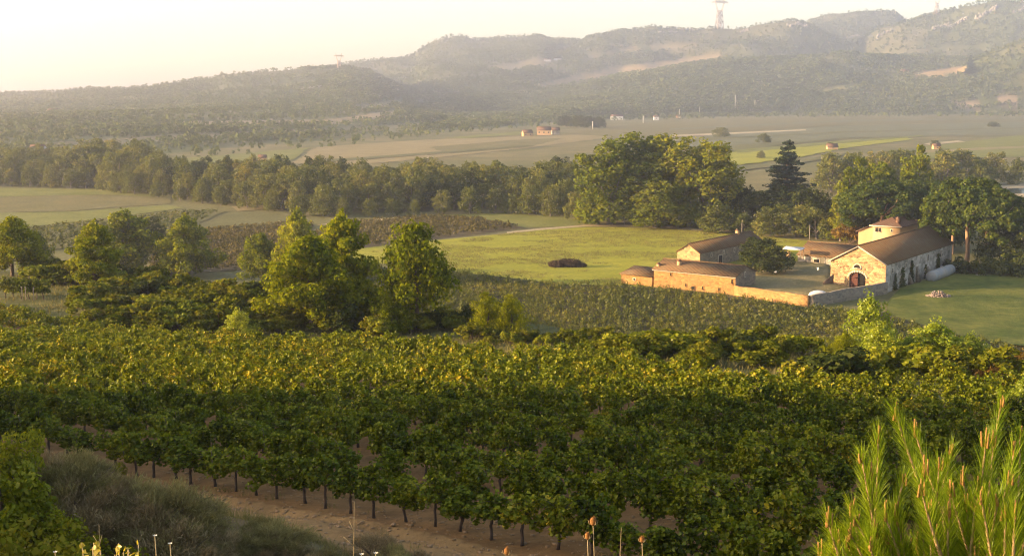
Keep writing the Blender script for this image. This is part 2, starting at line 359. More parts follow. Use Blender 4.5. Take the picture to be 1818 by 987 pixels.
def terrain(x, y):
    x = np.asarray(x, float); y = np.asarray(y, float)
    # the hill the camera stands on
    yy = np.clip(y, 22, None)
    L = lipd(x)
    plane = CAMZ - (7.55 + 0.125 * np.minimum(yy, 96))
    t = np.clip((y - 22) / -22, 0, None)
    near = np.interp(y, [-400, -60, -8, 0, 3, 9, 16, 22], [34, 33, 31.2, 30.3, 29.2, 26.6, 23.6, CAMZ - 7.55 - 2.75])
    z = np.where(y < 22, near, plane)
    s = np.clip((y - L) / 58.0, 0, 1)
    z = z * np.power(1 - s, 1.45)
    # unseen knoll at left, shaped to shade the near vine rows
    kn = sstep(-26, -66, x) * sstep(-12, 12, y) * (1 - sstep(30, 60, y)) * 13.0 * (.55 + .9 * fbm(x, y, 11, 3, 201))
    z = z + kn + sstep(-30, -110, x) * 6 * (1 - sstep(70, 120, y))
    sl = sstep(4, 14, y) * (1 - sstep(100, 150, y))
    z = z + sl * ((fbm(x, y, 9, 3, 3) - .5) * 0.7 + (fbm(x, y, 1.6, 2, 5) - .5) * 0.14)
    # wheel ruts along the track below the first row
    qq = x * ROW_N[0] + y * ROW_N[1] - ROW0
    rut = np.exp(-((qq + 1.5) / .28) ** 2) + np.exp(-((qq + 3.1) / .28) ** 2)
    z = z - sl * rut * .10 + sl * np.exp(-((qq + 1.0) / .2) ** 2) * .08
    # scrub mounds below the track, left
    for mx, my, mr, mh in ((-9.5, 27.5, 3.0, 1.0), (-6.0, 27.0, 2.4, 0.7), (-13, 27, 4.0, 1.5)):
        z = z + mh * np.exp(-((x - mx) ** 2 + (y - my) ** 2) / mr ** 2)
    # hills
    d = np.hypot(x, y); a = np.arctan2(x, y)
    a_c = np.clip(a, FOOT_A[0], FOOT_A[-1])
    foot = np.interp(a_c, FOOT_A, FOOT_D)
    hz = np.zeros_like(d); base = np.zeros_like(d)
    for R in RIDGES:
        ac = a_c
        rd = np.interp(ac, R['a'], R['d']); rz = np.interp(ac, R['a'], R['z'])
        edge = np.minimum(sstep(R['a'][0] - .03, R['a'][0], ac), 1 - sstep(R['a'][-1], R['a'][-1] + .03, ac))
        f0 = np.minimum(foot + R['off'], rd - 150)
        tt = np.clip((d - f0) / (rd - f0), 0, 1)
        fr = np.power(tt, R['p']); fr = fr * (1 - 0.25 * (1 - tt) * tt)
        bk = 1 - np.clip((d - rd) / R['back'], 0, 1) ** 1.6
        h = np.maximum(rz, 1) * edge * np.where(d < rd, fr, bk)
        k = 6.0
        m_ = np.maximum(hz, h); hz = m_ + 1.2 * np.exp(-np.abs(hz - h) / k)*(m_ > 3)
    nz = (fbm(x, y, 260, 5, 11) - 0.5) * 0.46 + (fbm(x + 60, y, 90, 3, 29) - .5) * 0.12
    gl = 1 - np.abs(2 * fbm(x * .8 + y * .3, y * .55, 150, 3, 71) - 1)
    nz = nz + (gl - .75) * .34 * sstep(500, 1100, d)
    hz = hz * (1 + nz * np.clip(1.15 - hz / 260, 0.25, 1))
    return z + np.where(d > 380, hz, 0)

def zat(x, y): return float(terrain(np.array([x]), np.array([y]))[0])

def ground_at(px, py, tmin=12.0, tmax=4000.0):
    """where a sight line meets the terrain (for reading positions off the survey photograph)"""
    d = ray(px, py); t = tmin * np.power(tmax / tmin, np.linspace(0, 1, 2500))
    P = d[None] * t[:, None]; zz = P[:, 2] + CAMZ
    h = terrain(P[:, 0], P[:, 1])
    k = np.argmax(zz < h)
    if zz[k] >= h[k]: k = len(t) - 1
    k0 = max(k - 1, 0)
    tt = np.linspace(t[k0], t[k], 40); P = d[None] * tt[:, None]
    kk = np.argmax((P[:, 2] + CAMZ) < terrain(P[:, 0], P[:, 1]))
    p = P[kk]; return np.array([p[0], p[1], zat(p[0], p[1])])

_pa = ground_at(95, 808); _pb = ground_at(1020, 982)
ROW_R = (_pb - _pa)[:2] / np.linalg.norm((_pb - _pa)[:2]); ROW_N = np.array([-ROW_R[1], ROW_R[0]])
ROW0 = float(_pa[:2] @ ROW_N)
print('row dir', ROW_R, 'offset', ROW0, 'ends', _pa, _pb)

BARE = [  # open dry fields and terraces on the hillsides, by outline
    ([(950, 152), (1010, 137), (1100, 118), (1190, 108), (1300, 98), (1200, 119), (1080, 138), (965, 158)], (0.36, 0.27, 0.14)),
    ([(1605, 133), (1660, 124), (1716, 118), (1722, 131), (1660, 138)], (0.42, 0.30, 0.15)),
    ([(550, 216), (620, 208), (700, 196), (705, 203), (640, 214), (560, 222)], (0.40, 0.30, 0.17)),
    ([(310, 216), (560, 213), (630, 219), (500, 224), (330, 222)], (0.36, 0.29, 0.18)),
    ([(1680, 186), (1740, 178), (1830, 168), (1830, 178), (1740, 188)], (0.40, 0.30, 0.20)),
    ([(1440, 162), (1500, 150), (1530, 152), (1470, 166)], (0.25, 0.23, 0.10)),
    ([(620, 192), (700, 178), (720, 182), (640, 198)], (0.30, 0.25, 0.12)),
    ([(60, 255), (300, 240), (640, 225), (640, 231), (300, 250), (60, 266)], (0.24, 0.21, 0.11)),
    ([(400, 236), (620, 228), (800, 214), (800, 219), (620, 236)], (0.22, 0.20, 0.10)),
    ([(1040, 100), (1120, 84), (1230, 76), (1240, 82), (1120, 94), (1050, 106)], (0.30, 0.25, 0.13)),
    ([(860, 120), (960, 104), (1000, 110), (900, 128)], (0.26, 0.22, 0.12)),
    ([(1500, 100), (1640, 88), (1760, 80), (1760, 86), (1600, 98)], (0.20, 0.19, 0.09)),
]

def build_ground():
    fine = np.radians(np.arange(-29, 29.001, 0.115))
    coarse = np.radians(np.arange(29 + 3, 360 - 29, 3.0))
    az = np.concatenate([fine, coarse]); na = len(az)
    rr = 0.6 * np.power(4400 / 0.6, np.linspace(0, 1, 720)); nr = len(rr)
    A, R = np.meshgrid(az, rr)
    X = R * np.sin(A); Y = R * np.cos(A)
    Z = terrain(X, Y)
    V = np.stack([X, Y, Z], -1).reshape(-1, 3)
    V = np.concatenate([V, [[0, 0, zat(0, 0)]]])
    i = np.arange(nr - 1)[:, None] * na; j = np.arange(na)[None]; jn = (j + 1) % na
    Q = np.stack([i + j, i + jn, i + na + jn, i + na + j], -1).reshape(-1, 4)[:, ::-1]
    T = np.stack([np.full(na, nr * na), np.arange(na), (np.arange(na) + 1) % na], -1)[:, ::-1]
    # land cover per vertex: what grows or lies there
    x, y, z = V.T; d = np.hypot(x, y)
    C = np.zeros((len(V), 3))
    def mix(mask, col):
        nonlocal C
        m = np.asarray(mask, float)[:, None]; C = C * (1 - m) + np.array(col)[None] * m
    mix(np.ones(len(V)), (0.135, 0.130, 0.050))
    nn = fbm(x, y, 35, 4, 41)
    mix(sstep(.45, .62, nn) * .6, (0.19, 0.16, 0.075))
    L = lipd(x); q = x * ROW_N[0] + y * ROW_N[1] - ROW0
    mix((d < 300) & (y < L + 60), (0.085, 0.082, 0.034))                       # scrubby slope
    mix((y > 50) & (y < L + 4), (0.11, 0.11, 0.036))                # dry grass terrace
    vy = (y > 18) & (y < vine_limit(x, y) - 1.0) & (q > -4.5)
    mix(vy, (0.19, 0.108, 0.042))
    mix(vy & (q < -0.9) & (q > -4.0), (0.225, 0.140, 0.058))
    bank = (y < 60) & (q <= -4.2) | (y < 18)
    mix(bank, (0.145, 0.10, 0.05))
    mix(bank * sstep(.45, .6, fbm(x, y, 2.2, 3, 77)) * .7, (0.10, 0.095, 0.045))
    kn = (x < -26) & (y < 90)
    mix(kn, (0.10, 0.10, 0.04))
    hill = (d > np.interp(np.arctan2(x, y), FOOT_A, FOOT_D) - 20)
    h1 = fbm(x, y, 130, 4, 51); h2 = fbm(x, y, 40, 3, 61)
    mix(hill, (0.090, 0.105, 0.036))
    mix(hill * sstep(.48, .62, h1 * .6 + h2 * .4) * .35, (0.18, 0.155, 0.075))
    mix(hill * sstep(.56, .70, h2) * .12, (0.26, 0.21, 0.13))
    px, py = project(x, y, z)
    for poly, col in BARE:
        mix(inpoly(px, py, poly) & hill, [v * .78 for v in col])
    me = make_mesh('ground', V, [Q, T], [M['ground']], smooth=True)
    at = me.color_attributes.new('cover', 'FLOAT_COLOR', 'POINT')
    at.data.foreach_set('color', np.concatenate([C, np.ones((len(C), 1))], 1).astype(np.float32).ravel())
    tag(link('ground', me), 'hillside, valley floor and far hills', None, None, 'structure')

def ground_mat():
    m, nt, out = new_mat('ground_cover')
    at = N(nt, 'ShaderNodeVertexColor', layer_name='cover')
    pos = N(nt, 'ShaderNodeNewGeometry').outputs['Position']
    n1 = ramp(nt, [(0.3, (0.62, 0.62, 0.62)), (0.7, (1.35, 1.32, 1.25))], noise(nt, 0.9, 6, pos, 0.7))
    n2 = ramp(nt, [(0.3, (0.75, 0.78, 0.75)), (0.7, (1.25, 1.2, 1.15))], noise(nt, 0.05, 5, pos, 0.6))
    c = mixc(nt, 1.0, at.outputs[0], n1, 'MULTIPLY'); c = mixc(nt, 1.0, c, n2, 'MULTIPLY')
    p = N(nt, 'ShaderNodeBsdfPrincipled'); nt.links.new(c, p.inputs['Base Color'])
    p.inputs['Roughness'].default_value = 1.0; p.inputs['Specular IOR Level'].default_value = 0.1
    b = N(nt, 'ShaderNodeBump'); b.inputs['Strength'].default_value = 0.9; b.inputs['Distance'].default_value = 0.09
    nt.links.new(noise(nt, 3.5, 6, pos, 0.65), b.inputs['Height']); nt.links.new(b.outputs[0], p.inputs['Normal'])
    nt.links.new(p.outputs[0], out.inputs[0]); return m
M['ground'] = ground_mat()
build_ground()

def field_mat(name, c1, c2, row_dir=None, row=2.2, amt=0.5, scale=0.08, speck=1.2):
    m, nt, out = new_mat(name)
    pos = N(nt, 'ShaderNodeNewGeometry').outputs['Position']
    col = mixc(nt, ramp(nt, [(0.32, (0, 0, 0)), (0.68, (1, 1, 1))], noise(nt, scale, 6, pos, 0.65)), c1, c2)
    sp = ramp(nt, [(0.3, (0.72, 0.74, 0.70)), (0.7, (1.28, 1.25, 1.22))], noise(nt, speck, 4, pos, 0.7))
    col = mixc(nt, 1.0, col, sp, 'MULTIPLY')
    if row_dir is not None:
        mp = N(nt, 'ShaderNodeMapping'); mp.inputs['Rotation'].default_value = (0, 0, -row_dir); nt.links.new(pos, mp.inputs[0])
        wv = N(nt, 'ShaderNodeTexWave', bands_direction='Y'); wv.inputs['Scale'].default_value = 2 * math.pi / (20 * row) ; wv.inputs['Distortion'].default_value = 1.5
        nt.links.new(mp.outputs[0], wv.inputs[0])
        rc = ramp(nt, [(0.2, (1 - amt, 1 - amt, 1 - amt)), (0.8, (1 + amt * .6, 1 + amt * .6, 1 + amt * .55))], wv.outputs[1])
        col = mixc(nt, 1.0, col, rc, 'MULTIPLY')
    p = N(nt, 'ShaderNodeBsdfPrincipled'); nt.links.new(col, p.inputs['Base Color'])
    p.inputs['Roughness'].default_value = 1.0; p.inputs['Specular IOR Level'].default_value = 0.1
    b = N(nt, 'ShaderNodeBump'); b.inputs['Strength'].default_value = 0.8; b.inputs['Distance'].default_value = 0.15
    nt.links.new(noise(nt, 2.5, 4, pos, 0.6), b.inputs['Height']); nt.links.new(b.outputs[0], p.inputs['Normal'])
    nt.links.new(p.outputs[0], out.inputs[0]); return m

FM = {
    'hay': field_mat('hay_grass', (0.21, 0.215, 0.022), (0.30, 0.28, 0.030), 0.15, 6, 0.05, 0.05),
    'green': field_mat('pale_meadow', (0.13, 0.14, 0.032), (0.19, 0.185, 0.048)),
    'brownvine': field_mat('brown_vineyard', (0.10, 0.075, 0.04), (0.15, 0.115, 0.055), 0.5, 2.4, 0.3),
    'olive': field_mat('olive_vineyard', (0.11, 0.11, 0.04), (0.16, 0.145, 0.055), 0.1, 2.6, 0.25),
    'ochre': field_mat('dry_field', (0.20, 0.165, 0.075), (0.27, 0.215, 0.10), 0.3, 5, 0.08),
    'rose': field_mat('tilled_field', (0.125, 0.118, 0.042), (0.18, 0.15, 0.058), -.2, 3, 0.12),
    'greygreen': field_mat('grey_green_vineyard', (0.12, 0.125, 0.065), (0.17, 0.165, 0.085), 0.15, 3, 0.2),
    'path': field_mat('dusty_path', (0.34, 0.27, 0.16), (0.42, 0.34, 0.21)),
    'meadow': field_mat('damp_meadow', (0.040, 0.070, 0.010), (0.15, 0.150, 0.030), None, 3, .2, 0.13, 0.9),
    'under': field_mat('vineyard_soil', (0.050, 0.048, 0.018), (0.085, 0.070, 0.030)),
}
FIELDS = [
    ('hay_field', 'hay', [(560, 448), (760, 428), (920, 413), (1040, 403), (1150, 404), (1300, 414), (1480, 432), (1500, 470), (1300, 503), (1105, 510), (1000, 507), (830, 484), (700, 468), (560, 474)]),
    ('brown_vineyard_field', 'brownvine', [(520, 425), (600, 396), (690, 389), (770, 384), (850, 388), (935, 405), (760, 427), (600, 446), (520, 452)]),
    ('meadow_strip', 'green', [(770, 382), (900, 378), (990, 385), (1060, 395), (1010, 402), (935, 405), (850, 388)]),
    ('farm_path', 'path', [(900, 412), (960, 406), (1040, 399.5), (1150, 400), (1300, 411), (1300, 414), (1150, 403.5), (1040, 402.6), (960, 409), (900, 415)]),
    ('edge_path', 'path', [(560, 400), (640, 391), (770, 382), (780, 384), (690, 391), (600, 399)]),
    ('green_field', 'green', [(-120, 333), (170, 336), (300, 350), (180, 346), (-120, 352)]),
    ('tilled_field', 'rose', [(-120, 353), (180, 347), (300, 352), (300, 362), (120, 376), (-120, 379)]),
    ('meadow_field', 'green', [(-120, 380), (120, 377), (300, 364), (330, 370), (60, 403), (-120, 406)]),
    ('olive_vineyard_field', 'olive', [(-120, 408), (60, 404), (330, 373), (400, 376), (300, 420), (-120, 470)]),
    ('vine_block_field', 'olive', [(410, 377), (500, 374), (540, 386), (500, 396), (330, 412)]),
    ('brown_vine_block_field', 'brownvine', [(320, 415), (500, 398), (555, 400), (510, 455), (430, 480), (260, 490), (280, 440)]),
    ('straw_field', 'ochre', [(415, 367), (485, 362), (495, 371), (420, 376)]),
    ('dry_field', 'ochre', [(560, 262), (750, 249), (930, 243), (1060, 238), (1120, 232), (1120, 240), (940, 263), (760, 282), (600, 296), (520, 290)]),
    ('tilled_strip', 'rose', [(760, 262), (930, 248), (1000, 246), (940, 262), (800, 274)]),
    ('pale_field', 'green', [(300, 284), (550, 263), (510, 290), (400, 300), (280, 300)]),
    ('green_strip', 'green', [(790, 245.5), (920, 234), (935, 239), (820, 247)]),
    ('long_vineyard_field', 'rose', [(1000, 238), (1200, 212), (1500, 203.5), (2000, 201), (2000, 212), (1500, 222), (1260, 236), (1120, 246)]),
    ('grey_vineyard_field', 'greygreen', [(1260, 239), (1500, 224), (2000, 214), (2000, 236), (1620, 243), (1500, 246), (1280, 262), (1180, 262)]),
    ('pale_path', 'path', [(1190, 240.5), (1430, 230.5), (1432, 232.5), (1190, 244)]),
    ('bright_meadow', 'hay', [(1270, 275), (1400, 259), (1600, 244), (1625, 248), (1500, 264), (1420, 280), (1300, 296)]),
    ('olive_strip', 'olive', [(1230, 264), (1390, 252), (1500, 248), (1400, 257), (1270, 272)]),
    ('meadow_far', 'green', [(1630, 262), (1820, 240), (2000, 238), (2000, 275), (1630, 284)]),
    ('bare_strip', 'path', [(1640, 256), (1700, 250.5), (1715, 252.5), (1650, 258.5)]),
    ('dark_strip', 'greygreen', [(1190, 229), (1500, 214), (1880, 208.5), (1880, 210.5), (1500, 217), (1190, 232)]),
    ('olive_line', 'olive', [(1180, 250), (1500, 234), (1880, 226), (1880, 228), (1500, 236.5), (1180, 254)]),
    ('green_line', 'green', [(1300, 268), (1480, 252), (1640, 241), (1640, 243), (1490, 256), (1310, 273)]),
    ('dark_line', 'olive', [(1290, 300), (1430, 283), (1500, 272), (1500, 276), (1440, 288), (1300, 306)]),
    ('tan_line', 'ochre', [(1640, 268), (1880, 258), (1880, 261), (1640, 272)]),
    ('olive_band', 'olive', [(560, 286), (760, 272), (940, 258), (940, 260), (760, 276), (560, 291)]),
    ('damp_meadow', 'meadow', [(1572, 545), (1600, 515), (1700, 480), (2000, 462), (2000, 640), (1760, 612), (1590, 575)]),
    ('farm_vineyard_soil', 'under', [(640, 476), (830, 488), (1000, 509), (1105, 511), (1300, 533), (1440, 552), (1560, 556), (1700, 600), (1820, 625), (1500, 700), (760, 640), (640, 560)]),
]
for i, (nm, mk, poly) in enumerate(FIELDS):
    pts = np.array([gp(px, py)[:2] for px, py in poly])
    # smooth the outline and give it a ragged margin
    Pn = []
    for k in range(len(pts)):
        a, b = pts[k], pts[(k + 1) % len(pts)]
        n = max(2, min(24, int(np.linalg.norm(b - a) / 6)))
        for t in np.arange(n) / n: Pn.append(a + (b - a) * t)
    Pn = np.array(Pn); nj = np.stack([fbm(Pn[:, 0], Pn[:, 1], 7, 2, 5) - .5, fbm(Pn[:, 0], Pn[:, 1], 7, 2, 9) - .5], 1)
    if mk != 'path': Pn = Pn + nj * np.clip(np.linalg.norm(Pn, axis=1) / 220, .6, 3)[:, None] * 1.6
    me = make_mesh(nm, np.concatenate([Pn, np.full((len(Pn), 1), 0.03 + 0.012 * i)], 1), [np.arange(len(Pn))[None]], [FM[mk]])
    bm = bmesh.new(); bm.from_mesh(me); bmesh.ops.triangulate(bm, faces=bm.faces[:])
    for f in bm.faces:
        if f.normal.z < 0: f.normal_flip()
    bm.to_mesh(me); bm.free()
    tag(link(nm, me), kind='structure')

# river glimpse
wm, wnt, wout = new_mat('river_water')
wp = N(wnt, 'ShaderNodeBsdfPrincipled'); wp.inputs['Base Color'].default_value = (0.10, 0.12, 0.11, 1); wp.inputs['Roughness'].default_value = 0.12
wb = N(wnt, 'ShaderNodeBump'); wb.inputs['Distance'].default_value = 0.03; wb.inputs['Strength'].default_value = 0.4
wnt.links.new(noise(wnt, 1.2, 3, N(wnt, 'ShaderNodeNewGeometry').outputs['Position']), wb.inputs['Height']); wnt.links.new(wb.outputs[0], wp.inputs['Normal'])
wnt.links.new(wp.outputs[0], wout.inputs[0])
for nm, mt, poly, z in (('river_bank', FM['path'], [(1745, 334), (1900, 322), (2100, 318), (2100, 352), (1900, 352), (1755, 352)], 0.35), ('river', wm, [(1765, 339), (1900, 330), (2100, 327), (2100, 343), (1900, 344), (1770, 347)], 0.37)):
    pts = np.array([gp(px, py) for px, py in poly]); pts[:, 2] = z
    tag(link(nm, make_mesh(nm, pts, [np.arange(len(pts))[None]], [mt])), kind='structure')

# haze: the morning air over the valley
hm, hnt, hout = new_mat('haze_air')
pv = N(hnt, 'ShaderNodeVolumePrincipled')
pv.inputs['Color'].default_value = (0.885, 0.88, 1.0, 1); pv.inputs['Density'].default_value = HAZE_DENSITY
pv.inputs['Anisotropy'].default_value = 0.72
hnt.links.new(pv.outputs[0], hout.inputs['Volume'])
hb = MB(); hb.box(-4600, 4600, -4600, 4600, -1.2, 300)
tag(hb.build('haze', hm), kind='stuff')

# ------------------------------------------------------------------ foliage geometry
def unit(v): return v / (np.linalg.norm(v, axis=-1, keepdims=True) + 1e-9)

def cards(P, Nn, size, aspect=1.0, rng=RNG, up=0.0, bend=0.0):
    """one leaf-clump face per point, facing about Nn"""
    n = len(P); size = np.broadcast_to(size, (n,))
    T = rng.normal(size=(n, 3)); T[:, 2] += up * 3
    Nn = unit(Nn)
    T = unit(T - (T * Nn).sum(1)[:, None] * Nn); B = np.cross(Nn, T)
    h = (size * aspect * .5)[:, None]; wd = (size * .5)[:, None]
    j = 1 + rng.uniform(-.3, .3, (n, 4, 1))
    V = np.stack([P - T * h * .7 - B * wd * .7, P - T * h * .3 + B * wd, P + T * h * 1.1 + B * wd * .25, P + T * h * .2 - B * wd], 1)
    V = P[:, None] + (V - P[:, None]) * j
    return V.reshape(-1, 3), np.arange(4 * n).reshape(-1, 4)

def leaves(P, Nn, D, size, rng=RNG):
    """folded vine-like leaves: two halves along a midrib"""
    n = len(P); Nn = unit(Nn); D = unit(D - (D * Nn).sum(1)[:, None] * Nn); B = np.cross(Nn, D)
    s = np.broadcast_to(size, (n,))[:, None]; f = rng.uniform(.05, .3, (n, 1)) * s
    a = P - D * s * .45; b = P + D * s * .55 - Nn * s * .12
    l1 = P - D * s * .28 + B * s * .5 + Nn * f; l2 = P + D * s * .2 + B * s * .42 + Nn * f * .8
    r1 = P - D * s * .28 - B * s * .5 + Nn * f; r2 = P + D * s * .2 - B * s * .42 + Nn * f * .8
    V = np.stack([a, l1, l2, b, r2, r1], 1).reshape(-1, 3)
    k = np.arange(n)[:, None] * 6
    return V, np.concatenate([k + np.array([[0, 1, 2, 3]]), k + np.array([[0, 3, 4, 5]])])

def clump_points(clumps, n, rng, shell=(0.55, 1.05), jitter=0.7, upn=0.25):
    """n points per unit weight over ellipsoid clumps (cx,cy,cz,rx,ry,rz)"""
    c = np.asarray(clumps, float); wgt = (c[:, 3] * c[:, 4]) ** 1.0; wgt = wgt / wgt.sum()
    idx = rng.choice(len(c), n, p=wgt)
    d = unit(rng.normal(size=(n, 3))); r = rng.uniform(*shell, (n, 1)) ** .7
    P = c[idx, :3] + d * r * c[idx, 3:6]
    Nn = unit(d / c[idx, 3:6] * c[idx, 3:4] + jitter * rng.normal(size=(n, 3)) + np.array([0, 0, upn]))
    return P, Nn

def crown_mesh(name, clumps, n, size, mat, rng, aspect=1.3, up=0.0, **kw):
    P, Nn = clump_points(clumps, n, rng, **kw)
    V, Fc = cards(P, Nn, size * rng.uniform(.6, 1.35, n), aspect, rng, up)
    return make_mesh(name, V, [Fc], [mat])

def limb(mb, a, b, r0, r1, rng, sag=0.1, k=5, n=4):
    a = np.array(a, float); b = np.array(b, float); L = np.linalg.norm(b - a)
    t = np.linspace(0, 1, n)[:, None]; P = a + (b - a) * t + np.array([0, 0, -1]) * (np.sin(t * math.pi) * sag * L) + rng.normal(size=(n, 3)) * .02 * L * np.sin(t * math.pi)
    mb.tube(P, np.linspace(r0, r1, n), k, False)

def pine_proto(seed, H=9.0, R=3.3, n=14000, mat='pine', low=0.12, lean=0.3):
    rng = np.random.default_rng(seed); mb = MB(); cl = []
    top = np.array([rng.uniform(-lean, lean), rng.uniform(-lean, lean), H * .95])
    tz = np.linspace(0, 1, 7)[:, None]
    TP = top * tz + np.concatenate([rng.normal(size=(7, 2)) * .12, np.zeros((7, 1))], 1) * np.sin(tz * math.pi)
    mb.tube(TP, np.linspace(.22, .04, 7) * H / 9, 7, False)
    nb = 40; lobes = rng.uniform(.82, 1.15, 7)
    for i in range(nb):
        t = low + (1 - low) * (i + rng.uniform(0, .8)) / nb
        az = i * 2.4 + rng.uniform(-.5, .5)
        prof = max(.03, 1 - (max(0, t - .22) / .80) ** 1.7) * min(1, (t - low + .30) / .36)
        L = R * prof * rng.uniform(.72, 1.1) * lobes[int((az % 6.28) / 6.28 * 7) % 7]
        base = top * t * .97
        el = math.radians(rng.uniform(4, 38) * (0.45 + t))
        dr = np.array([math.cos(az) * math.cos(el), math.sin(az) * math.cos(el), math.sin(el)])
        tip = base + dr * L
        if L > .4: limb(mb, base, tip, .06 * H / 9 * (1.3 - t), .015, rng, .08)
        r = (.26 + .26 * (1 - t) ** .5) * R * .62
        for f, s in ((1.0, 1.0), (.68, .95), (.4, .8)):
            c = base + (tip - base) * f + rng.normal(size=3) * .12 * r
            rr = r * s * rng.uniform(.7, 1.15)
            cl.append((*c, rr, rr, rr * .82))
            # tufts
            for _ in range(2):
                c2 = c + unit(rng.normal(size=3) + np.array([0, 0, .5])) * rr * .9
                q = rr * rng.uniform(.35, .5); cl.append((*c2, q, q, q * 1.1))
    cl.append((*(top + [0, 0, .15]), .32, .32, .6))
    crown = crown_mesh('pine_crown', cl, n, .21 * H / 9, M[mat], rng, 1.6, .6, jitter=.5)
    return mb.mesh('pine_trunk', M['bark'], True), crown, H

def broad_proto(seed, H=11.0, R=5.0, n=1600, mat='wood', lobes=7, size=.75, low=.12, trunk_mat='bark_grey', tall=1.0, sub=9):
    rng = np.random.default_rng(seed); mb = MB(); cl = []
    fork = np.array([rng.uniform(-.2, .2), rng.uniform(-.2, .2), H * max(low * 1.4, .16)])
    mb.tube([(0, 0, 0), fork * .5 + [.1, 0, 0], fork], [H * .03, H * .024, H * .02], 7, False)
    for i in range(lobes):
        az = i * 2.4 + rng.uniform(-.5, .5); t = (i + .5) / lobes
        rad = R * rng.uniform(.35, .62) * (1 if t < .75 else .5)
        zc = H * (low + .16 + (.86 - low - .16) * (t ** .9)) * rng.uniform(.92, 1.05)
        lr = R * rng.uniform(.36, .52) * (1 - .25 * t)
        lc = np.array([math.cos(az) * rad, math.sin(az) * rad, min(zc, H - lr * .95 * tall)])
        limb(mb, fork, lc, H * .013, H * .004, rng, -.05)
        cl.append((*lc, lr * .75, lr * .75, lr * .75 * tall))
        for _ in range(sub):
            d = unit(rng.normal(size=3) + np.array([0, 0, .25])); q = lr * rng.uniform(.28, .48)
            c = lc + d * lr * np.array([1, 1, tall]) * rng.uniform(.7, 1.02)
            if c[2] - q < H * low * .5: c[2] = H * low * .5 + q
            cl.append((*c, q, q, q * .9))
    for i in range(int(lobes * 1.3)):       # skirts hanging low
        az = rng.uniform(0, 6.28); q = R * rng.uniform(.18, .34)
        cl.append((math.cos(az) * R * .7, math.sin(az) * R * .7, H * low + q * rng.uniform(.6, 2.2), q, q, q * 1.1))
    crown = crown_mesh('leafy_crown', cl, n, size, M[mat], rng, 1.1, jitter=.6)
    return mb.mesh('leafy_trunk', M[trunk_mat], True), crown, H

def umbrella_proto(seed, H=16.0, R=7.5, n=24000, n_stem=1):
    rng = np.random.default_rng(seed); mb = MB(); cl = []
    for sidx in range(n_stem):
        off = np.array([rng.uniform(-1, 1), rng.uniform(-.6, .6), 0]) * (n_stem - 1) * 1.3
        fork = off + np.array([rng.uniform(-.8, .8), rng.uniform(-.5, .5), H * .44])
        mb.tube([off, off * .7 + fork * .3 + [.15, 0, 0], fork], [.42, .34, .27], 8, False)
        for i in range(9):
            az = i * .70 + rng.uniform(-.2, .2); rr = R * rng.uniform(.3, .95)
            tip = np.array([math.cos(az) * rr, math.sin(az) * rr, H * rng.uniform(.64, .8)])
            limb(mb, fork, tip, .17, .05, rng, .07, 6, 5)
    for i in range(170):
        az = rng.uniform(0, 6.28); rr = R * math.sqrt(rng.uniform(0, 1))
        zt = H * (.50 + .47 * math.sqrt(max(0, 1 - (rr / R) ** 2))) - rng.uniform(0, 1) ** 1.5 * H * .26
        q = R * rng.uniform(.12, .22)
        cl.append((math.cos(az) * rr, math.sin(az) * rr, zt - q * .3, q, q, q * .8))
    crown = crown_mesh('umbrella_crown', cl, n, .36, M['umbrella'], rng, 1.4, .5, jitter=.55, upn=.4)
    return mb.mesh('umbrella_trunk', M['bark_orange'], True), crown, H

def cedar_proto(seed=5, H=19.0, R=5.6, n=11000):
    rng = np.random.default_rng(seed); mb = MB(); cl = []
    mb.tube([(0, 0, 0), (.1, 0, H * .5), (0, .1, H * .98)], [.5, .3, .05], 8, False)
    for lv in range(15):
        t = .12 + .86 * lv / 14
        for i in range(7):
            az = i * .9 + lv * 1.3 + rng.uniform(-.3, .3)
            L = R * (1 - t) ** .95 * rng.uniform(.5, 1.2) + .4
            tip = np.array([math.cos(az) * L, math.sin(az) * L, H * t + rng.uniform(-.7, .6)])
            limb(mb, (0, 0, H * t - .2), tip, .10 * (1.2 - t), .03, rng, .03)
            for f in (.35, .65, .95):
                q = L * .24 + .35
                cl.append((tip[0] * f, tip[1] * f, H * t + (tip[2] - H * t) * f - .15, q, q, .42))
    cl.append((0, 0, H, .35, .35, .8))
    crown = crown_mesh('cedar_crown', cl, n, .45, M['cedar'], rng, 1.3, jitter=.5, upn=.8)
    return mb.mesh('cedar_trunk', M['bark'], True), crown, H

def shrub_proto(seed, H=1.8, R=1.3, n=1500, mat='maquis', size=.14, aspect=1.3, up=0., k=26):
    rng = np.random.default_rng(seed); mb = MB(); cl = []
    for i in range(k):
        az = rng.uniform(0, 6.28); t = rng.uniform(0, 1); rr = R * math.sqrt(rng.uniform(0, 1)) * .85
        z = H * math.sqrt(max(.02, 1 - (rr / R) ** 2)) * rng.uniform(.45, .95)
        q = R * rng.uniform(.16, .34); cl.append((math.cos(az) * rr, math.sin(az) * rr, max(z - q * .4, q * .6), q, q, q * rng.uniform(.7, 1.2)))
        if i % 3 == 0: limb(mb, (math.cos(az) * .08, math.sin(az) * .08, 0), cl[-1][:3], .03 * H / 1.8, .008, rng, -.03, 4, 3)
    me = crown_mesh('shrub_foliage', cl, n, size, M[mat], rng, aspect, up, jitter=.8)
    return mb.mesh('shrub_stem', M['bark'], True), me, H

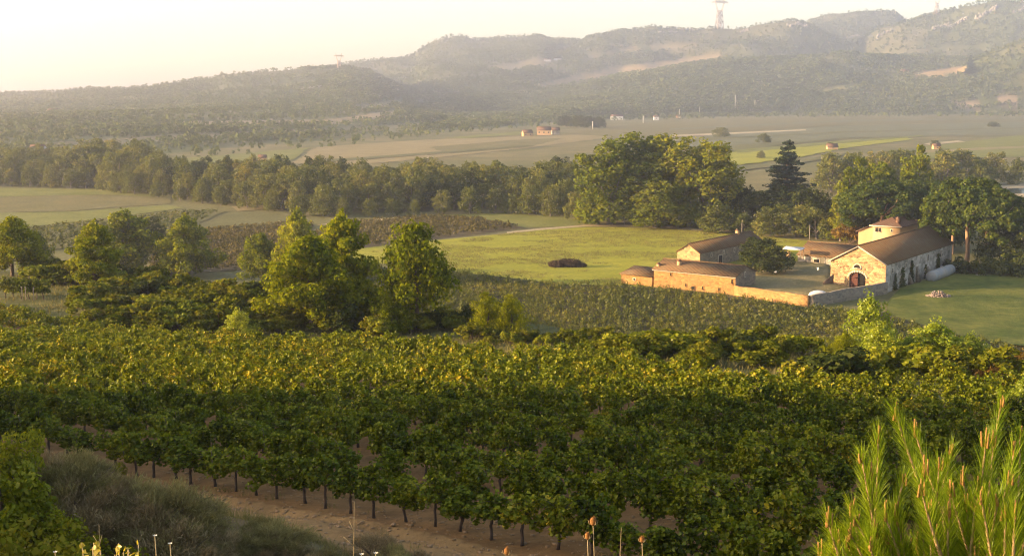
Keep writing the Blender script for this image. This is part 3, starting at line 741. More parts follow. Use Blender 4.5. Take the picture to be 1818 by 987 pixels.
def twig_proto(seed, H=.9, R=.9, n=4200, mat='scrub', wd=.02):
    """a dry cushion of fine crossing twigs"""
    rng = np.random.default_rng(seed); cl = []
    for i in range(26):
        az = rng.uniform(0, 6.28); rr = R * math.sqrt(rng.uniform(0, 1)) * .85
        z = H * math.sqrt(max(.03, 1 - (rr / R) ** 2)) * rng.uniform(.35, .9); q = R * rng.uniform(.16, .3)
        cl.append((math.cos(az) * rr, math.sin(az) * rr, z, q, q, q * 1.1))
    P, _ = clump_points(cl, n, rng, (.1, 1.1)); P[:, 2] = np.maximum(P[:, 2], .01)
    D = unit(P * np.array([.9, .9, 1.0]) + rng.normal(size=(n, 3)) * .45 + np.array([0, 0, .35])); ln = (rng.uniform(.06, .2, n) * H)[:, None]
    B = unit(np.cross(D, rng.normal(size=(n, 3)))) * (wd * rng.uniform(.5, 1.3, n))[:, None]
    tip = P + D * ln; mid = P + D * ln * .5 + rng.normal(size=(n, 3)) * .012
    V = np.stack([P - B * .6, P + B * .6, mid + B, mid - B, tip], 1).reshape(-1, 3)
    k = np.arange(n)[:, None] * 5
    me = make_mesh('twig_foliage', V, [k + np.array([[0, 1, 2, 3]]), k + np.array([[3, 2, 4]])], [M[mat]])
    mb = MB()
    for i in range(11):
        a = rng.uniform(0, 6.28); limb(mb, (0, 0, 0), (math.cos(a) * R * .7, math.sin(a) * R * .7, H * rng.uniform(.5, .95)), .014, .004, rng, -.03, 4, 3)
    return mb.mesh('twig_stem', M['bark'], True), me, H

def place(proto, name, label, cat, loc, height, rot=None, group=None, wide=1.0, parts=('trunk', 'crown')):
    s = height / proto[2]
    r = thing(name, label, cat, loc, RNG.uniform(0, 6.28) if rot is None else rot, group, (s * wide, s * wide, s))
    link(parts[0], proto[0], r); link(parts[1], proto[1], r)
    return r

def px_height(p, top_py):
    """height of a thing standing at p whose top shows at top_py"""
    dy = (CY - top_py) / F; c, s = math.cos(PITCH), math.sin(PITCH)
    sl = (-s + dy * c) / (c + dy * s)
    return CAMZ + p[1] * sl - p[2]
ORD = ['first', 'second', 'third', 'fourth', 'fifth', 'sixth', 'seventh', 'eighth', 'ninth', 'tenth', 'eleventh', 'twelfth', 'thirteenth', 'fourteenth', 'fifteenth', 'sixteenth', 'seventeenth', 'eighteenth', 'nineteenth']
TENS = ['', '', 'twenty', 'thirty', 'forty', 'fifty', 'sixty', 'seventy', 'eighty', 'ninety']
def nth(i):
    if i < 19: return ORD[i]
    i += 1; t, u = divmod(i, 10)
    if i >= 100: return 'hundredth' if i == 100 else 'hundred-and-' + nth(i - 101)
    return (TENS[t][:-1] + 'ieth') if u == 0 else TENS[t] + '-' + ORD[u - 1]

# ------------------------------------------------------------------ the farm
FA = math.radians(36); E1 = np.array([math.cos(FA), -math.sin(FA)]); E2 = np.array([math.sin(FA), math.cos(FA)])
FROT = -FA

def solve_along(P, dvec, px, z, lo=-60, hi=80):
    t = np.linspace(lo, hi, 4000); q = P[None] + t[:, None] * dvec[None]
    return float(t[np.argmin(np.abs(project(q[:, 0], q[:, 1], z)[0] - px))])

def roof_slab(mb, p0, p1, p2, p3, th=0.16):
    """a tilted slab with corners p0..p3 (top), thickness th"""
    T = np.array([p0, p1, p2, p3], float); n = np.cross(T[1] - T[0], T[3] - T[0]); n /= np.linalg.norm(n)
    if n[2] < 0: n = -n
    B = T - n * th
    mb.add(np.concatenate([T, B]), [(0, 1, 2, 3), (7, 6, 5, 4), (0, 4, 5, 1), (1, 5, 6, 2), (2, 6, 7, 3), (3, 7, 4, 0)])

def gable_roof(x0, x1, y0, y1, ez, rz, along='y', over=0.3, th=0.16):
    mb = MB(); o = over
    if along == 'y':
        xm = (x0 + x1) / 2; k = (rz - ez) / (xm - x0); zl = ez - k * o
        roof_slab(mb, (x0 - o, y0 - o, zl + th), (x0 - o, y1 + o, zl + th), (xm, y1 + o, rz + th), (xm, y0 - o, rz + th), th)
        roof_slab(mb, (xm + .003, y0 - o, rz + th), (xm + .003, y1 + o, rz + th), (x1 + o, y1 + o, zl + th), (x1 + o, y0 - o, zl + th), th)
        mb.tube([(xm, y0 - o, rz + th), (xm, y1 + o, rz + th)], .13, 6)
    else:
        ym = (y0 + y1) / 2; k = (rz - ez) / (ym - y0); zl = ez - k * o
        roof_slab(mb, (x0 - o, y0 - o, zl + th), (x1 + o, y0 - o, zl + th), (x1 + o, ym, rz + th), (x0 - o, ym, rz + th), th)
        roof_slab(mb, (x0 - o, ym + .003, rz + th), (x1 + o, ym + .003, rz + th), (x1 + o, y1 + o, zl + th), (x0 - o, y1 + o, zl + th), th)
        mb.tube([(x0 - o, ym, rz + th), (x1 + o, ym, rz + th)], .13, 6)
    return mb

def gable_walls(x0, x1, y0, y1, ez, rz, along='y', skip_front=False):
    mb = MB()
    if along == 'y':
        xm = (x0 + x1) / 2
        if not skip_front: mb.ngon([(x0, y0, 0), (x1, y0, 0), (x1, y0, ez), (xm, y0, rz), (x0, y0, ez)])
        mb.ngon([(x1, y1, 0), (x0, y1, 0), (x0, y1, ez), (xm, y1, rz), (x1, y1, ez)])
        mb.add([(x1, y0, 0), (x1, y1, 0), (x1, y1, ez), (x1, y0, ez), (x0, y1, 0), (x0, y0, 0), (x0, y0, ez), (x0, y1, ez)], [(0, 1, 2, 3), (4, 5, 6, 7)])
    else:
        ym = (y0 + y1) / 2
        mb.ngon([(x1, y0, 0), (x1, y1, 0), (x1, y1, ez), (x1, ym, rz), (x1, y0, ez)])
        mb.ngon([(x0, y1, 0), (x0, y0, 0), (x0, y0, ez), (x0, ym, rz), (x0, y1, ez)])
        mb.add([(x0, y0, 0), (x1, y0, 0), (x1, y0, ez), (x0, y0, ez), (x1, y1, 0), (x0, y1, 0), (x0, y1, ez), (x1, y1, ez)], [(0, 1, 2, 3), (4, 5, 6, 7)])
    return mb

def window(root, c, wd, ht, face, frame='trim', name='window', deep=.06):
    """a dark sheet for the shade of an opening, in a raised stone surround; face '-y' or '+x'"""
    cx, cy, cz = c; f = .11; fr = MB(); pn = MB()
    if face == '-y':
        for a in ((cx - wd / 2 - f, cx - wd / 2, cz - ht / 2 - f, cz + ht / 2 + f), (cx + wd / 2, cx + wd / 2 + f, cz - ht / 2 - f, cz + ht / 2 + f)):
            fr.box(a[0], a[1], cy - deep, cy + .02, a[2], a[3])
        fr.box(cx - wd / 2, cx + wd / 2, cy - deep, cy + .02, cz + ht / 2, cz + ht / 2 + f); fr.box(cx - wd / 2, cx + wd / 2, cy - deep - .05, cy + .02, cz - ht / 2 - f, cz - ht / 2)
        pn.box(cx - wd / 2, cx + wd / 2, cy - .012, cy + .01, cz - ht / 2, cz + ht / 2)
    else:
        for a in ((cy - wd / 2 - f, cy - wd / 2, cz - ht / 2 - f, cz + ht / 2 + f), (cy + wd / 2, cy + wd / 2 + f, cz - ht / 2 - f, cz + ht / 2 + f)):
            fr.box(cx - .02, cx + deep, a[0], a[1], a[2], a[3])
        fr.box(cx - .02, cx + deep, cy - wd / 2, cy + wd / 2, cz + ht / 2, cz + ht / 2 + f); fr.box(cx - .02, cx + deep + .05, cy - wd / 2, cy + wd / 2, cz - ht / 2 - f, cz - ht / 2)
        pn.box(cx - .01, cx + .012, cy - wd / 2, cy + wd / 2, cz - ht / 2, cz + ht / 2)
    p = fr.build(name, M[frame], root); pn.build('shade_pane', M['dark'], p); return p  # dark sheet on the wall paints the shaded opening

def chimney(root, x, y, z0, z1, s, mat):
    mb = MB(); mb.box(x - s, x + s, y - s, y + s, z0, z1); c = mb.build('chimney', M[mat], root)
    mb = MB(); mb.box(x - s - .06, x + s + .06, y - s - .06, y + s + .06, z1 + .003, z1 + .12); mb.box(x - s * .6, x + s * .6, y - s * .6, y + s * .6, z1 + .123, z1 + .3)
    mb.build('chimney_cap', M['tile_red'], c)

# great barn
P_BARN = gp(1571, 521)
barn = thing('stone_barn', 'long stone barn with arched red doorway in its sunlit gable and brown tiled roof', 'barn', P_BARN, FROT)
BX0, BL, BE, BR = -9.2, 35.0, 4.7, 7.25
gable_walls(BX0, 0, 0, BL, BE, BR, skip_front=True).build('wall', M['stone_pale'], barn)
gw = MB(); xm = BX0 / 2; dx0, dx1, dz = -6.0, -3.25, 2.15; dm = (dx0 + dx1) / 2; r = (dx1 - dx0) / 2
arc = [(dm - r * math.cos(t), dz + r * .62 * math.sin(t)) for t in np.linspace(0, math.pi / 2, 7)]
arc2 = [(dm + r * math.cos(t), dz + r * .62 * math.sin(t)) for t in np.linspace(0, math.pi / 2, 7)]
ztop = BR - (abs(dm - xm)) * (BR - BE) / (-xm)
left = [(BX0, 0), (dx0, 0)] + arc + [(dm, ztop if dm <= xm else 0)]
gw.ngon([(x, 0, z) for x, z in [(BX0, 0), (dx0, 0)] + arc + [(dm, ztop)] + ([(xm, BR)] if xm < dm else []) + [(BX0, BE)]])
gw.ngon([(x, 0, z) for x, z in [(dx1, 0), (0, 0), (0, BE)] + ([(xm, BR)] if xm > dm else []) + [(dm, ztop)] + arc2[::-1]])
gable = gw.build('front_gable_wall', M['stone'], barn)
rv = MB(); prof = [(dx0, 0)] + arc + arc2[::-1][1:] + [(dx1, 0)]
for (xa, za), (xb, zb) in zip(prof[:-1], prof[1:]): rv.add([(xa, 0, za), (xb, 0, zb), (xb, .55, zb), (xa, .55, za)], [(0, 1, 2, 3)])
rv.build('doorway_reveal', M['trim'], barn)
di = MB(); di.box(dx0 - .3, dx1 + .3, .56, .7, 0, 3.4); di.build('dark_doorway', M['dark'], barn)  # black panel paints the unlit inside of the barn
dl = MB(); dl.ngon([(x, .30, z) for x, z in [(dx0 + .02, .05), (dm - .05, .05), (dm - .05, dz + r * .6)] + [(a + .02, b - .02) for a, b in arc[:-1]][::-1]]); dl.box(dx0 + .1, dm - .1, .24, .285, .7, .85); dl.box(dx0 + .1, dm - .1, .24, .285, 2.0, 2.15)
dl.build('door', M['door'], barn)
vs_ = MB()
for k in range(11):
    t0, t1 = math.pi * k / 11 + .02, math.pi * (k + 1) / 11 - .02
    q = [(dm - (r + a) * math.cos(t), -.05, dz + (r * .62 + a) * math.sin(t)) for a, t in ((0.01, t0), (.32, t0), (.32, t1), (0.01, t1))]
    qb = [(a, .01, c) for a, _, c in q]
    vs_.add(q + qb, [(0, 3, 2, 1), (0, 1, 5, 4), (1, 2, 6, 5), (2, 3, 7, 6), (3, 0, 4, 7)])
vs_.build('door_arch', M['trim'], barn)
lu = MB(); lx, lz, lr = -4.72, 3.72, .55
for k in range(9):
    t0, t1 = math.pi * k / 9, math.pi * (k + 1) / 9
    q = [(lx - (a) * math.cos(t), -.06, lz + a * math.sin(t)) for a, t in ((lr, t0), (lr + .2, t0), (lr + .2, t1), (lr, t1))]
    lu.add(q + [(a, .01, c) for a, _, c in q], [(0, 3, 2, 1), (0, 1, 5, 4), (1, 2, 6, 5), (2, 3, 7, 6), (3, 0, 4, 7)])
lu.box(lx - lr - .2, lx + lr + .2, -.09, .01, lz - .14, lz - .003)
lo = lu.build('fanlight', M['trim'], barn)
pa = MB(); pa.ngon([(lx - lr * math.cos(t), -.012, lz + lr * math.sin(t)) for t in np.linspace(0, math.pi, 14)]); pa.build('shade_pane', M['dark'], lo)  # dark half-disc paints the shade inside the fanlight
for px_, zc, wd, ht in ((1584.5, 3.35, .5, .7), (1608.5, 3.5, .5, .7), (1647.5, 3.5, .6, 1.1), (1670, 3.5, .6, 1.1)):
    yy_ = solve_along(P_BARN[:2], E2, px_, zc); window(barn, (0, yy_, zc), wd, ht, '+x')
for px_, hh in ((1627, 2.6), (1646, 2.0), (1614, 1.6)):
    yy_ = solve_along(P_BARN[:2], E2, px_, 1.0); bb = MB(); bb.add([(-.2, yy_ - .4, 0), (.75, yy_ - .4, 0), (.75, yy_ + .4, 0), (-.2, yy_ + .4, 0), (-.2, yy_ - .4, hh), (.12, yy_ - .4, hh), (.12, yy_ + .4, hh), (-.2, yy_ + .4, hh)], [(0, 3, 2, 1), (4, 5, 6, 7), (0, 1, 5, 4), (1, 2, 6, 5), (2, 3, 7, 6), (3, 0, 4, 7)])
    bb.build('buttress', M['stone_grey'], barn)
gable_roof(BX0, 0, 0, BL, BE, BR).build('roof', M['tile'], barn)
vg = MB()
for s in (0, 1):
    a = (xm, -.32, BR + .02); b = ((BX0 - .3) if s == 0 else .3, -.32, BE - .16)
    vg.tube([a, b], .10, 5)
vg.build('verge', M['trim'], barn)
# ivy on the barn's long wall
for px_, w_, h_ in ((1588, 1.6, 2.6), (1601, 2.6, 3.2), (1617, 2.0, 3.8), (1642, 1.2, 2.4), (1664, 2.4, 3.6)):
    yy_ = solve_along(P_BARN[:2], E2, px_, 1.0); rg = np.random.default_rng(int(px_))
    n = int(260 * w_ * h_ / 4); t = rg.uniform(0, 1, n) ** 1.6
    P = np.stack([.05 + rg.uniform(0, .28, n) * (1 - t * .6), yy_ + rg.normal(0, 1, n) * w_ * .3 * (1 - t * .55), .1 + t * h_], 1)
    V, Fc = cards(P, np.stack([np.ones(n), rg.normal(0, .6, n), rg.normal(.2, .6, n)], 1), .24, 1.1, rg)
    p_ = P_BARN + np.array([*(E2 * yy_), 0])
    Pw = V.copy(); Pw[:, 1] -= yy_
    o = link('ivy', make_mesh('ivy', Pw, [Fc], [M['oak']]), None, p_); o.rotation_euler = (0, 0, FROT)
    tag(o, 'dark ivy climbing the barn long wall, %s clump from the gable corner' % ORD[[1588, 1601, 1617, 1642, 1664].index(px_)], 'ivy', 'ivy on the barn wall')

# long ochre outbuilding, its low shed and the yard wall
P_OUT = gp(1305, 524)
ob = thing('outbuilding', 'long ochre outbuilding with low brown tiled roof facing the vineyard', 'outbuilding', P_OUT, FROT)
gable_walls(-14.8, 0, 0, 7.4, 2.95, 4.15, 'x').build('wall', M['ochre'], ob)
eg = MB(); eg.ngon([(.012, 0, 0), (.012, 7.4, 0), (.012, 7.4, 2.95), (.012, 3.7, 4.15), (.012, 0, 2.95)]); eg.build('end_gable', M['stone_grey'], ob)  # grey sheet over the ochre wall paints the end's shade
gable_roof(-14.8, 0, 0, 7.4, 2.95, 4.15, 'x', .25).build('roof', M['tile'], ob)
cn = MB()
for i in range(60): cn.box(-15.0 + i * .253, -15.0 + i * .253 + .2, -.2, -.02, 2.72, 2.84)
cn.build('cornice', M['trim'], ob)
for px_, py_, wd, ht in ((1191, 487, .28, .5), (1218, 506, .25, .45), (1231, 511, .6, .5), (1248, 511, .25, .5), (1277, 514, .25, .5), (1300, 500, .3, .7)):
    t = solve_along(P_OUT[:2], E1, px_, 1.5, -16, 1); q = P_OUT[:2] + E1 * t
    zc = max(.5, px_height(np.array([q[0], q[1], 0]), py_)); window(ob, (t, 0, zc), wd, ht, '-y', 'ochre')
window(ob, (.012, 3.4, 2.9), .35, .7, '+x')
chimney(ob, solve_along(P_OUT[:2] + E2 * 2.2, E1, 1207, 4, -16, 1), 2.0, 3.4, 4.35, .28, 'render')
chimney(ob, -14.5, 1.0, 3.0, 3.7, .25, 'render')
P_SHED = P_OUT - np.array([*(E1 * 15.1), 0])
sh = thing('lean_shed', 'small low ochre shed at the left end of the outbuilding', 'shed', P_SHED, FROT)
mbw = MB(); X0 = -6.0
mbw.ngon([(0, 0, 0), (0, 4.6, 0), (0, 4.6, 2.3), (0, 0, 1.55)]); mbw.ngon([(X0, 4.6, 0), (X0, 0, 0), (X0, 0, 1.55), (X0, 4.6, 2.3)])
mbw.add([(X0, 0, 0), (0, 0, 0), (0, 0, 1.55), (X0, 0, 1.55), (0, 4.6, 0), (X0, 4.6, 0), (X0, 4.6, 2.3), (0, 4.6, 2.3)], [(0, 1, 2, 3), (4, 5, 6, 7)])
mbw.build('wall', M['ochre'], sh)
mr = MB(); roof_slab(mr, (X0 - .25, -.25, 1.68), (.2, -.25, 1.68), (.2, 4.8, 2.5), (X0 - .25, 4.8, 2.5), .14); mr.build('roof', M['tile'], sh)
window(sh, (-3.4, 0, .9), .4, .3, '-y')

P_WC = gp(1435, 545); P_WE = P_BARN + np.array([*(E1 * .3 - E2 * .3), 0])
yw = thing('yard_wall', 'low stone yard wall turning a corner below the barn', 'wall', P_WC, 0)
def wall_seg(a, b, h0, h1, th, name, mat):
    a = np.array(a) - P_WC; b = np.array(b) - P_WC; d = unit((b - a)[:2]); n = np.array([-d[1], d[0]])
    L = np.linalg.norm((b - a)[:2]); m = max(2, int(L / 1.2)); mb = MB(); rg = np.random.default_rng(int(L * 10))
    t = np.linspace(0, 1, m + 1); hs = h0 + (h1 - h0) * t + rg.normal(0, .05, m + 1)
    P = a[None, :2] + (b - a)[None, :2] * t[:, None]
    V = np.concatenate([np.column_stack([P + n * th / 2 * sgn, z]) for sgn in (-1, 1) for z in (np.full(m + 1, -.3), hs)])
    k = m + 1; i = np.arange(m)
    for A, B, C, D in ((0, 0, k, k), (k, k, 3 * k, 3 * k), (3 * k, 3 * k, 2 * k, 2 * k)):
        mb.add(np.zeros((0, 3)), np.zeros((0, 4), int)) if False else None
    Q = np.concatenate([np.stack([i, i + 1, i + 1 + k, i + k], 1), np.stack([i + k, i + 1 + k, i + 1 + 3 * k, i + 3 * k], 1), np.stack([i + 2 * k + 1, i + 2 * k, i + 3 * k, i + 3 * k + 1], 1), [[0, k, 3 * k, 2 * k], [m, 2 * k + m, 3 * k + m, k + m]]])
    mb.add(V, Q); mb.build(name, M[mat], yw)
wall_seg(P_OUT + np.array([*(E1 * .02), 0]), P_WC, 1.55, 1.75, .5, 'wall_section', 'ochre')
wall_seg(P_WC + np.array([.28, .12, 0]), P_WE, 1.75, 1.9, .5, 'wall_section', 'stone_grey')  # darker stone puts the shade of this turn into the colour

# courtyard bank
cpoly = [(1312, 521), (1436, 541), (1560, 516), (1475, 512), (1473, 470), (1416, 466), (1400, 455), (1330, 470), (1338, 500)]
cw = np.array([gp(a, b)[:2] for a, b in cpoly])
gx, gy = np.meshgrid(np.arange(cw[:, 0].min() - 1, cw[:, 0].max() + 1, .7), np.arange(cw[:, 1].min() - 1, cw[:, 1].max() + 1, .7))
ppx, ppy = project(gx, gy, np.zeros_like(gx)); ins = inpoly(ppx, ppy, cpoly)
dfront = (gx - P_WC[0]) * E2[0] + (gy - P_WC[1]) * E2[1]
tier = .75 * sstep(6, 7.6, dfront + (fbm(gx, gy, 6, 2, 3) - .5) * 2) + .35 * sstep(13, 17, dfront + (fbm(gx, gy, 8, 2, 6) - .5) * 3)
tier = tier * (1 - .85 * sstep(17, 21, dfront)) 
gz = np.where(ins, .12 + tier * (1 - .75 * sstep(-10, -3, (gx - P_BARN[0]) * E1[0] + (gy - P_BARN[1]) * E1[1])) + fbm(gx, gy, 1.5, 2, 8) * .12, -.6)
ny_, nx_ = gx.shape; i = np.arange(ny_ - 1)[:, None] * nx_; j = np.arange(nx_ - 1)[None]
Q = np.stack([i + j, i + j + 1, i + nx_ + j + 1, i + nx_ + j], -1).reshape(-1, 4)
keep = ins.ravel()[Q].any(1)
FM['yard'] = field_mat('yard_turf', (0.13, 0.12, 0.05), (0.20, 0.165, 0.08), None, 3, .1, .25, 2.0)
tag(link('yard_ground', make_mesh('yard_ground', np.stack([gx, gy, gz], -1).reshape(-1, 3), [Q[keep]], [FM['yard']], smooth=True)), kind='structure')

# back house
P_BH = gp(1243, 450, 3.0); P_BH[2] = 0
bh = thing('stone_cottage', 'narrow stone house with sunlit gable behind the courtyard oak', 'house', P_BH, FROT)
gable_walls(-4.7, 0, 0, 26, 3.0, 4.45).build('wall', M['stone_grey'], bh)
g2 = MB(); g2.ngon([(-4.7, -.012, 0), (0, -.012, 0), (0, -.012, 3.0), (-2.35, -.012, 4.45), (-4.7, -.012, 3.0)]); g2.build('front_gable_wall', M['stone'], bh)  # warm stone sheet paints the sunlit tone of this gable
gable_roof(-4.7, 0, 0, 26, 3.0, 4.45, over=.2).build('roof', M['tile'], bh)
for yy_ in (4.5, 9.5, 14): window(bh, (0, yy_, 2.2), .35, .6, '+x')
window(bh, (0, 8.2, .9), 1.6, 1.8, '+x', name='doorway')
chimney(bh, -2.3, 20, 4.2, 5.2, .3, 'render')

# rear wing
P_WG = gp(1416, 467)
wz = px_height(P_WG, 452.4)
wg = thing('barn_wing', 'low cross wing with broad brown roof left of the barn', 'outbuilding', P_WG, FROT)
gable_walls(0, 13, 0, 10, wz, wz + 1.9, 'x').build('wall', M['stone_pale'], wg)
gable_roof(0, 13, 0, 10, wz, wz + 1.9, 'x', .25).build('roof', M['tile'], wg)
window(wg, (solve_along(P_WG[:2], E1, 1450, .6, 0, 13), 0, wz * .45), 1.1, .6, '-y')

# farmhouse
P_FH = gp(1598, 402.6, 5.6); P_FH[2] = 0
fh = thing('farmhouse', 'peach rendered farmhouse with hipped roof and brick chimney behind the barn', 'farmhouse', P_FH, FROT)
wl = solve_along(P_FH[:2], E1, 1550, 5.6, -20, 0); wl2 = solve_along(P_FH[:2], E1, 1524, 4.0, -20, 0)
fw = MB(); fw.box(wl, 0, 0, 11, 0, 5.6); fw.build('wall', M['render'], fh)
ft = MB(); ft.ngon([(wl2, .02, 0), (wl, .02, 0), (wl, .02, 5.4), (wl2, .02, 4.2)]); ft.ngon([(wl, 9, 0), (wl2, 9, 0), (wl2, 9, 4.2), (wl, 9, 5.4)]); ft.add([(wl2, 9, 0), (wl2, .02, 0), (wl2, .02, 4.2), (wl2, 9, 4.2)], [(0, 1, 2, 3)]); ft.build('side_wall', M['render'], fh)
fr = MB(); o_ = .55; rzh = 7.1; xm_ = wl / 2
A_, B_, C_, D_ = (wl - o_, -o_, 5.6), (o_, -o_, 5.6), (o_, 11 + o_, 5.6), (wl - o_, 11 + o_, 5.6); R1, R2 = (xm_, 3.2, rzh), (xm_, 7.8, rzh)
fr.add([A_, B_, R1], [(0, 1, 2)]); fr.add([B_, C_, R2, R1], [(0, 1, 2, 3)]); fr.add([C_, D_, R2], [(0, 1, 2)]); fr.add([D_, A_, R1, R2], [(0, 1, 2, 3)])
fr.box(wl - o_, o_, -o_, 11 + o_, 5.45, 5.597)
fr.build('roof', M['tile_red'], fh)
fl = MB(); roof_slab(fl, (wl2 - .5, -.4, 4.15), (wl - o_ - .01, -.4, 5.5), (wl - o_ - .01, 9.3, 5.5), (wl2 - .5, 9.3, 4.15), .16); fl.build('side_roof', M['tile_red'], fh)
fb = MB(); fb.box(wl - o_ - .02, o_ + .02, -o_ - .06, -o_ - .002, 5.42, 5.62); fb.build('fascia', M['trim'], fh)
chimney(fh, -.9, 1.4, 5.7, 7.1, .38, 'tile_red')
window(fh, (-4.0 if wl < -5 else wl * .6, 0, 4.7), .55, .8, '-y'); window(fh, (-1.6, 0, 4.7), .3, .5, '-y'); window(fh, (wl + .8, 0, 4.7), .55, .8, '-y')

# tank, rubble, cover
P_T0 = gp(1651, 503); P_T1 = P_T0 + np.array([*(E2 * 11.5), 0])
tk = thing('storage_tank', 'pale horizontal storage tank lying beside the barn long wall', 'tank', P_T0, FROT)
mb = MB(); R_ = .95; ys = [0, .06, .25, .5]; rs = [.35, .62, .87, .95]
pts = [(0, 11.5 * 0 + y, R_ + .1) for y in ys] + [(0, 11.5 - y, R_ + .1) for y in ys[::-1]]
mb.tube(pts, rs + rs[::-1], 20); mb.build('tank_shell', M['tank'], tk, True)
for yy_ in (1.6, 5.7, 9.9):
    b_ = MB(); b_.tube([(0, yy_ - .06, R_ + .1), (0, yy_ + .06, R_ + .1)], .985, 20); b_.build('band', M['tank'], tk)
for yy_ in (2.2, 9.2):
    b_ = MB(); b_.box(-.8, .8, yy_ - .15, yy_ + .15, 0, .32); b_.build('cradle', M['stone_grey'], tk)
b_ = MB(); b_.tube([(0, 6, 1.9), (0, 6, 2.25)], .25, 10); b_.build('hatch', M['tank'], tk)

def rock_pile(name, label, cat, p, rx, ry, h, n, mat, size, seed):
    rg = np.random.default_rng(seed); mb = MB()
    bm = bmesh.new(); bmesh.ops.create_icosphere(bm, subdivisions=1, radius=1); bv = np.array([v.co[:] for v in bm.verts]); bf = np.array([[v.index for v in f.verts] for f in bm.faces]); bm.free()
    for i in range(n):
        a = rg.uniform(0, 6.28); rr = math.sqrt(rg.uniform(0, 1)); s = size * rg.uniform(.5, 1.3)
        z = h * (1 - rr ** 1.6) * rg.uniform(.3, 1)
        V = bv * rg.uniform(.6, 1.25, (len(bv), 1)) * s * rg.uniform(.6, 1.2, 3)
        mb.add(V + np.array([math.cos(a) * rr * rx, math.sin(a) * rr * ry, z]), bf)
    return tag(mb.build(name, mat, None, False, p), label, cat)
rock_pile('rubble_heap', 'heap of pinkish broken stone on the meadow right of the barn', 'rubble heap', gp(1666, 530), 2.2, 1.5, 1.3, 330, M['rubble'], .2, 3)
P_CV = gp(1452, 538) + np.array([0, 0, .1])
cv = MB(); yy_ = np.linspace(-1.5, 1.5, 13); cv.tube([(y, 0, .95 + .2 * (1 - (y / 1.5) ** 2)) for y in yy_], [.12 + .62 * math.sqrt(max(0, 1 - (y / 1.5) ** 2)) for y in yy_], 12)
cvo = cv.build('boat_cover', M['white'], None, True, P_CV); tag(cvo, 'rounded white cover showing over the corner of the yard wall', 'cover')
cvo.scale = (1, .8, 1); 
# trailer with awning left of the wing and small pale things in the yard
P_AW = gp(1408, 470) + np.array([0, 0, 1.7])
aw = thing('lean_to', 'small pale lean-to roof on posts beside the courtyard oak', 'lean-to', P_AW, FROT)
b_ = MB(); roof_slab(b_, (-1.9, -.9, 1.25), (1.9, -.9, 1.25), (1.9, .9, 1.6), (-1.9, .9, 1.6), .07); b_.build('roof', M['white'], aw)
for sx in (-1.7, 1.7):
    for sy in (-.7, .7):
        b_ = MB(); b_.tube([(sx, sy, -.6), (sx, sy, 1.3)], .06, 6); b_.build('post', M['post'], aw)
b_ = MB(); b_.box(-1.2, -.7, -.3, .3, -.3, .7); b_.build('crate', M['render'], aw)
for px_, py_, s_, lb in ((1453, 478, .28, 'pale boulder on the yard bank left of the barn'), (1377, 483, .2, 'small white stone near the courtyard oak'), (1500, 515, .2, 'pale stone by the barn doorway')):
    q = gp(px_, py_, 1.5 if px_ < 1490 else .3)
    rock_pile('boulder', lb, 'boulder', q, .1, .1, .1, 2, M['white'], s_, int(px_))
P_PL = gp(1469, 516) + np.array([0, 0, 0])
pl = MB(); pl.add([(-.05, -1.2, 0), (.05, -1.2, 0), (.05, 1.4, 0), (-.05, 1.4, 0), (-.05, -1.2, 1.5), (.05, -1.2, 1.5), (.05, 1.4, 2.6), (-.05, 1.4, 2.6)], [(0, 3, 2, 1), (4, 5, 6, 7), (0, 1, 5, 4), (1, 2, 6, 5), (2, 3, 7, 6), (3, 0, 4, 7)])
plo = pl.build('plank_gate', M['bark'], None, False, P_PL); plo.rotation_euler = (0, 0, FROT - .3); tag(plo, 'dark plank gate standing at the left foot of the barn gable', 'gate')

P_TR = gp(1712, 486); trl = thing('farm_trailer', 'small pale trailer standing in the shade right of the tank', 'trailer', P_TR, .4)
b_ = MB(); b_.box(-1.5, 1.5, -.8, .8, .55, .7); b_.box(-1.5, 1.5, -.8, -.74, .703, 1.1); b_.box(-1.5, 1.5, .74, .8, .703, 1.1); b_.box(-1.5, -1.44, -.737, .737, .703, 1.1); b_.box(1.44, 1.5, -.737, .737, .703, 1.1); b_.build('bed', M['white'], trl)
for sy in (-.95, .85):
    b_ = MB(); b_.tube([(0, sy, .35), (0, sy + .1, .35)], .35, 14); b_.build('wheel', M['dark'], trl)
b_ = MB(); b_.tube([(1.5, 0, .6), (2.5, 0, .45)], .05, 6); b_.build('drawbar', M['tank'], trl)
for k, (px_, py_) in enumerate([(1740, 492), (1690, 488)]):
    b_ = MB()
    for z_ in (0, .16, .32):
        for x_ in (-.5, 0, .5): b_.box(x_ - .2, x_ + .2, -.5, .5, z_ + .05, z_ + .14)
        b_.box(-.7, .7, -.55, -.45, z_ + .003, z_ + .047); b_.box(-.7, .7, .45, .55, z_ + .003, z_ + .047)
    o_p = b_.build('pallet_stack', M['pole'], None, False, gp(px_, py_)); o_p.rotation_euler = (0, 0, .5 * k); tag(o_p, ('grey pallet stack right of the pale trailer', 'grey pallet stack between the tank and the trailer')[k], 'pallets')

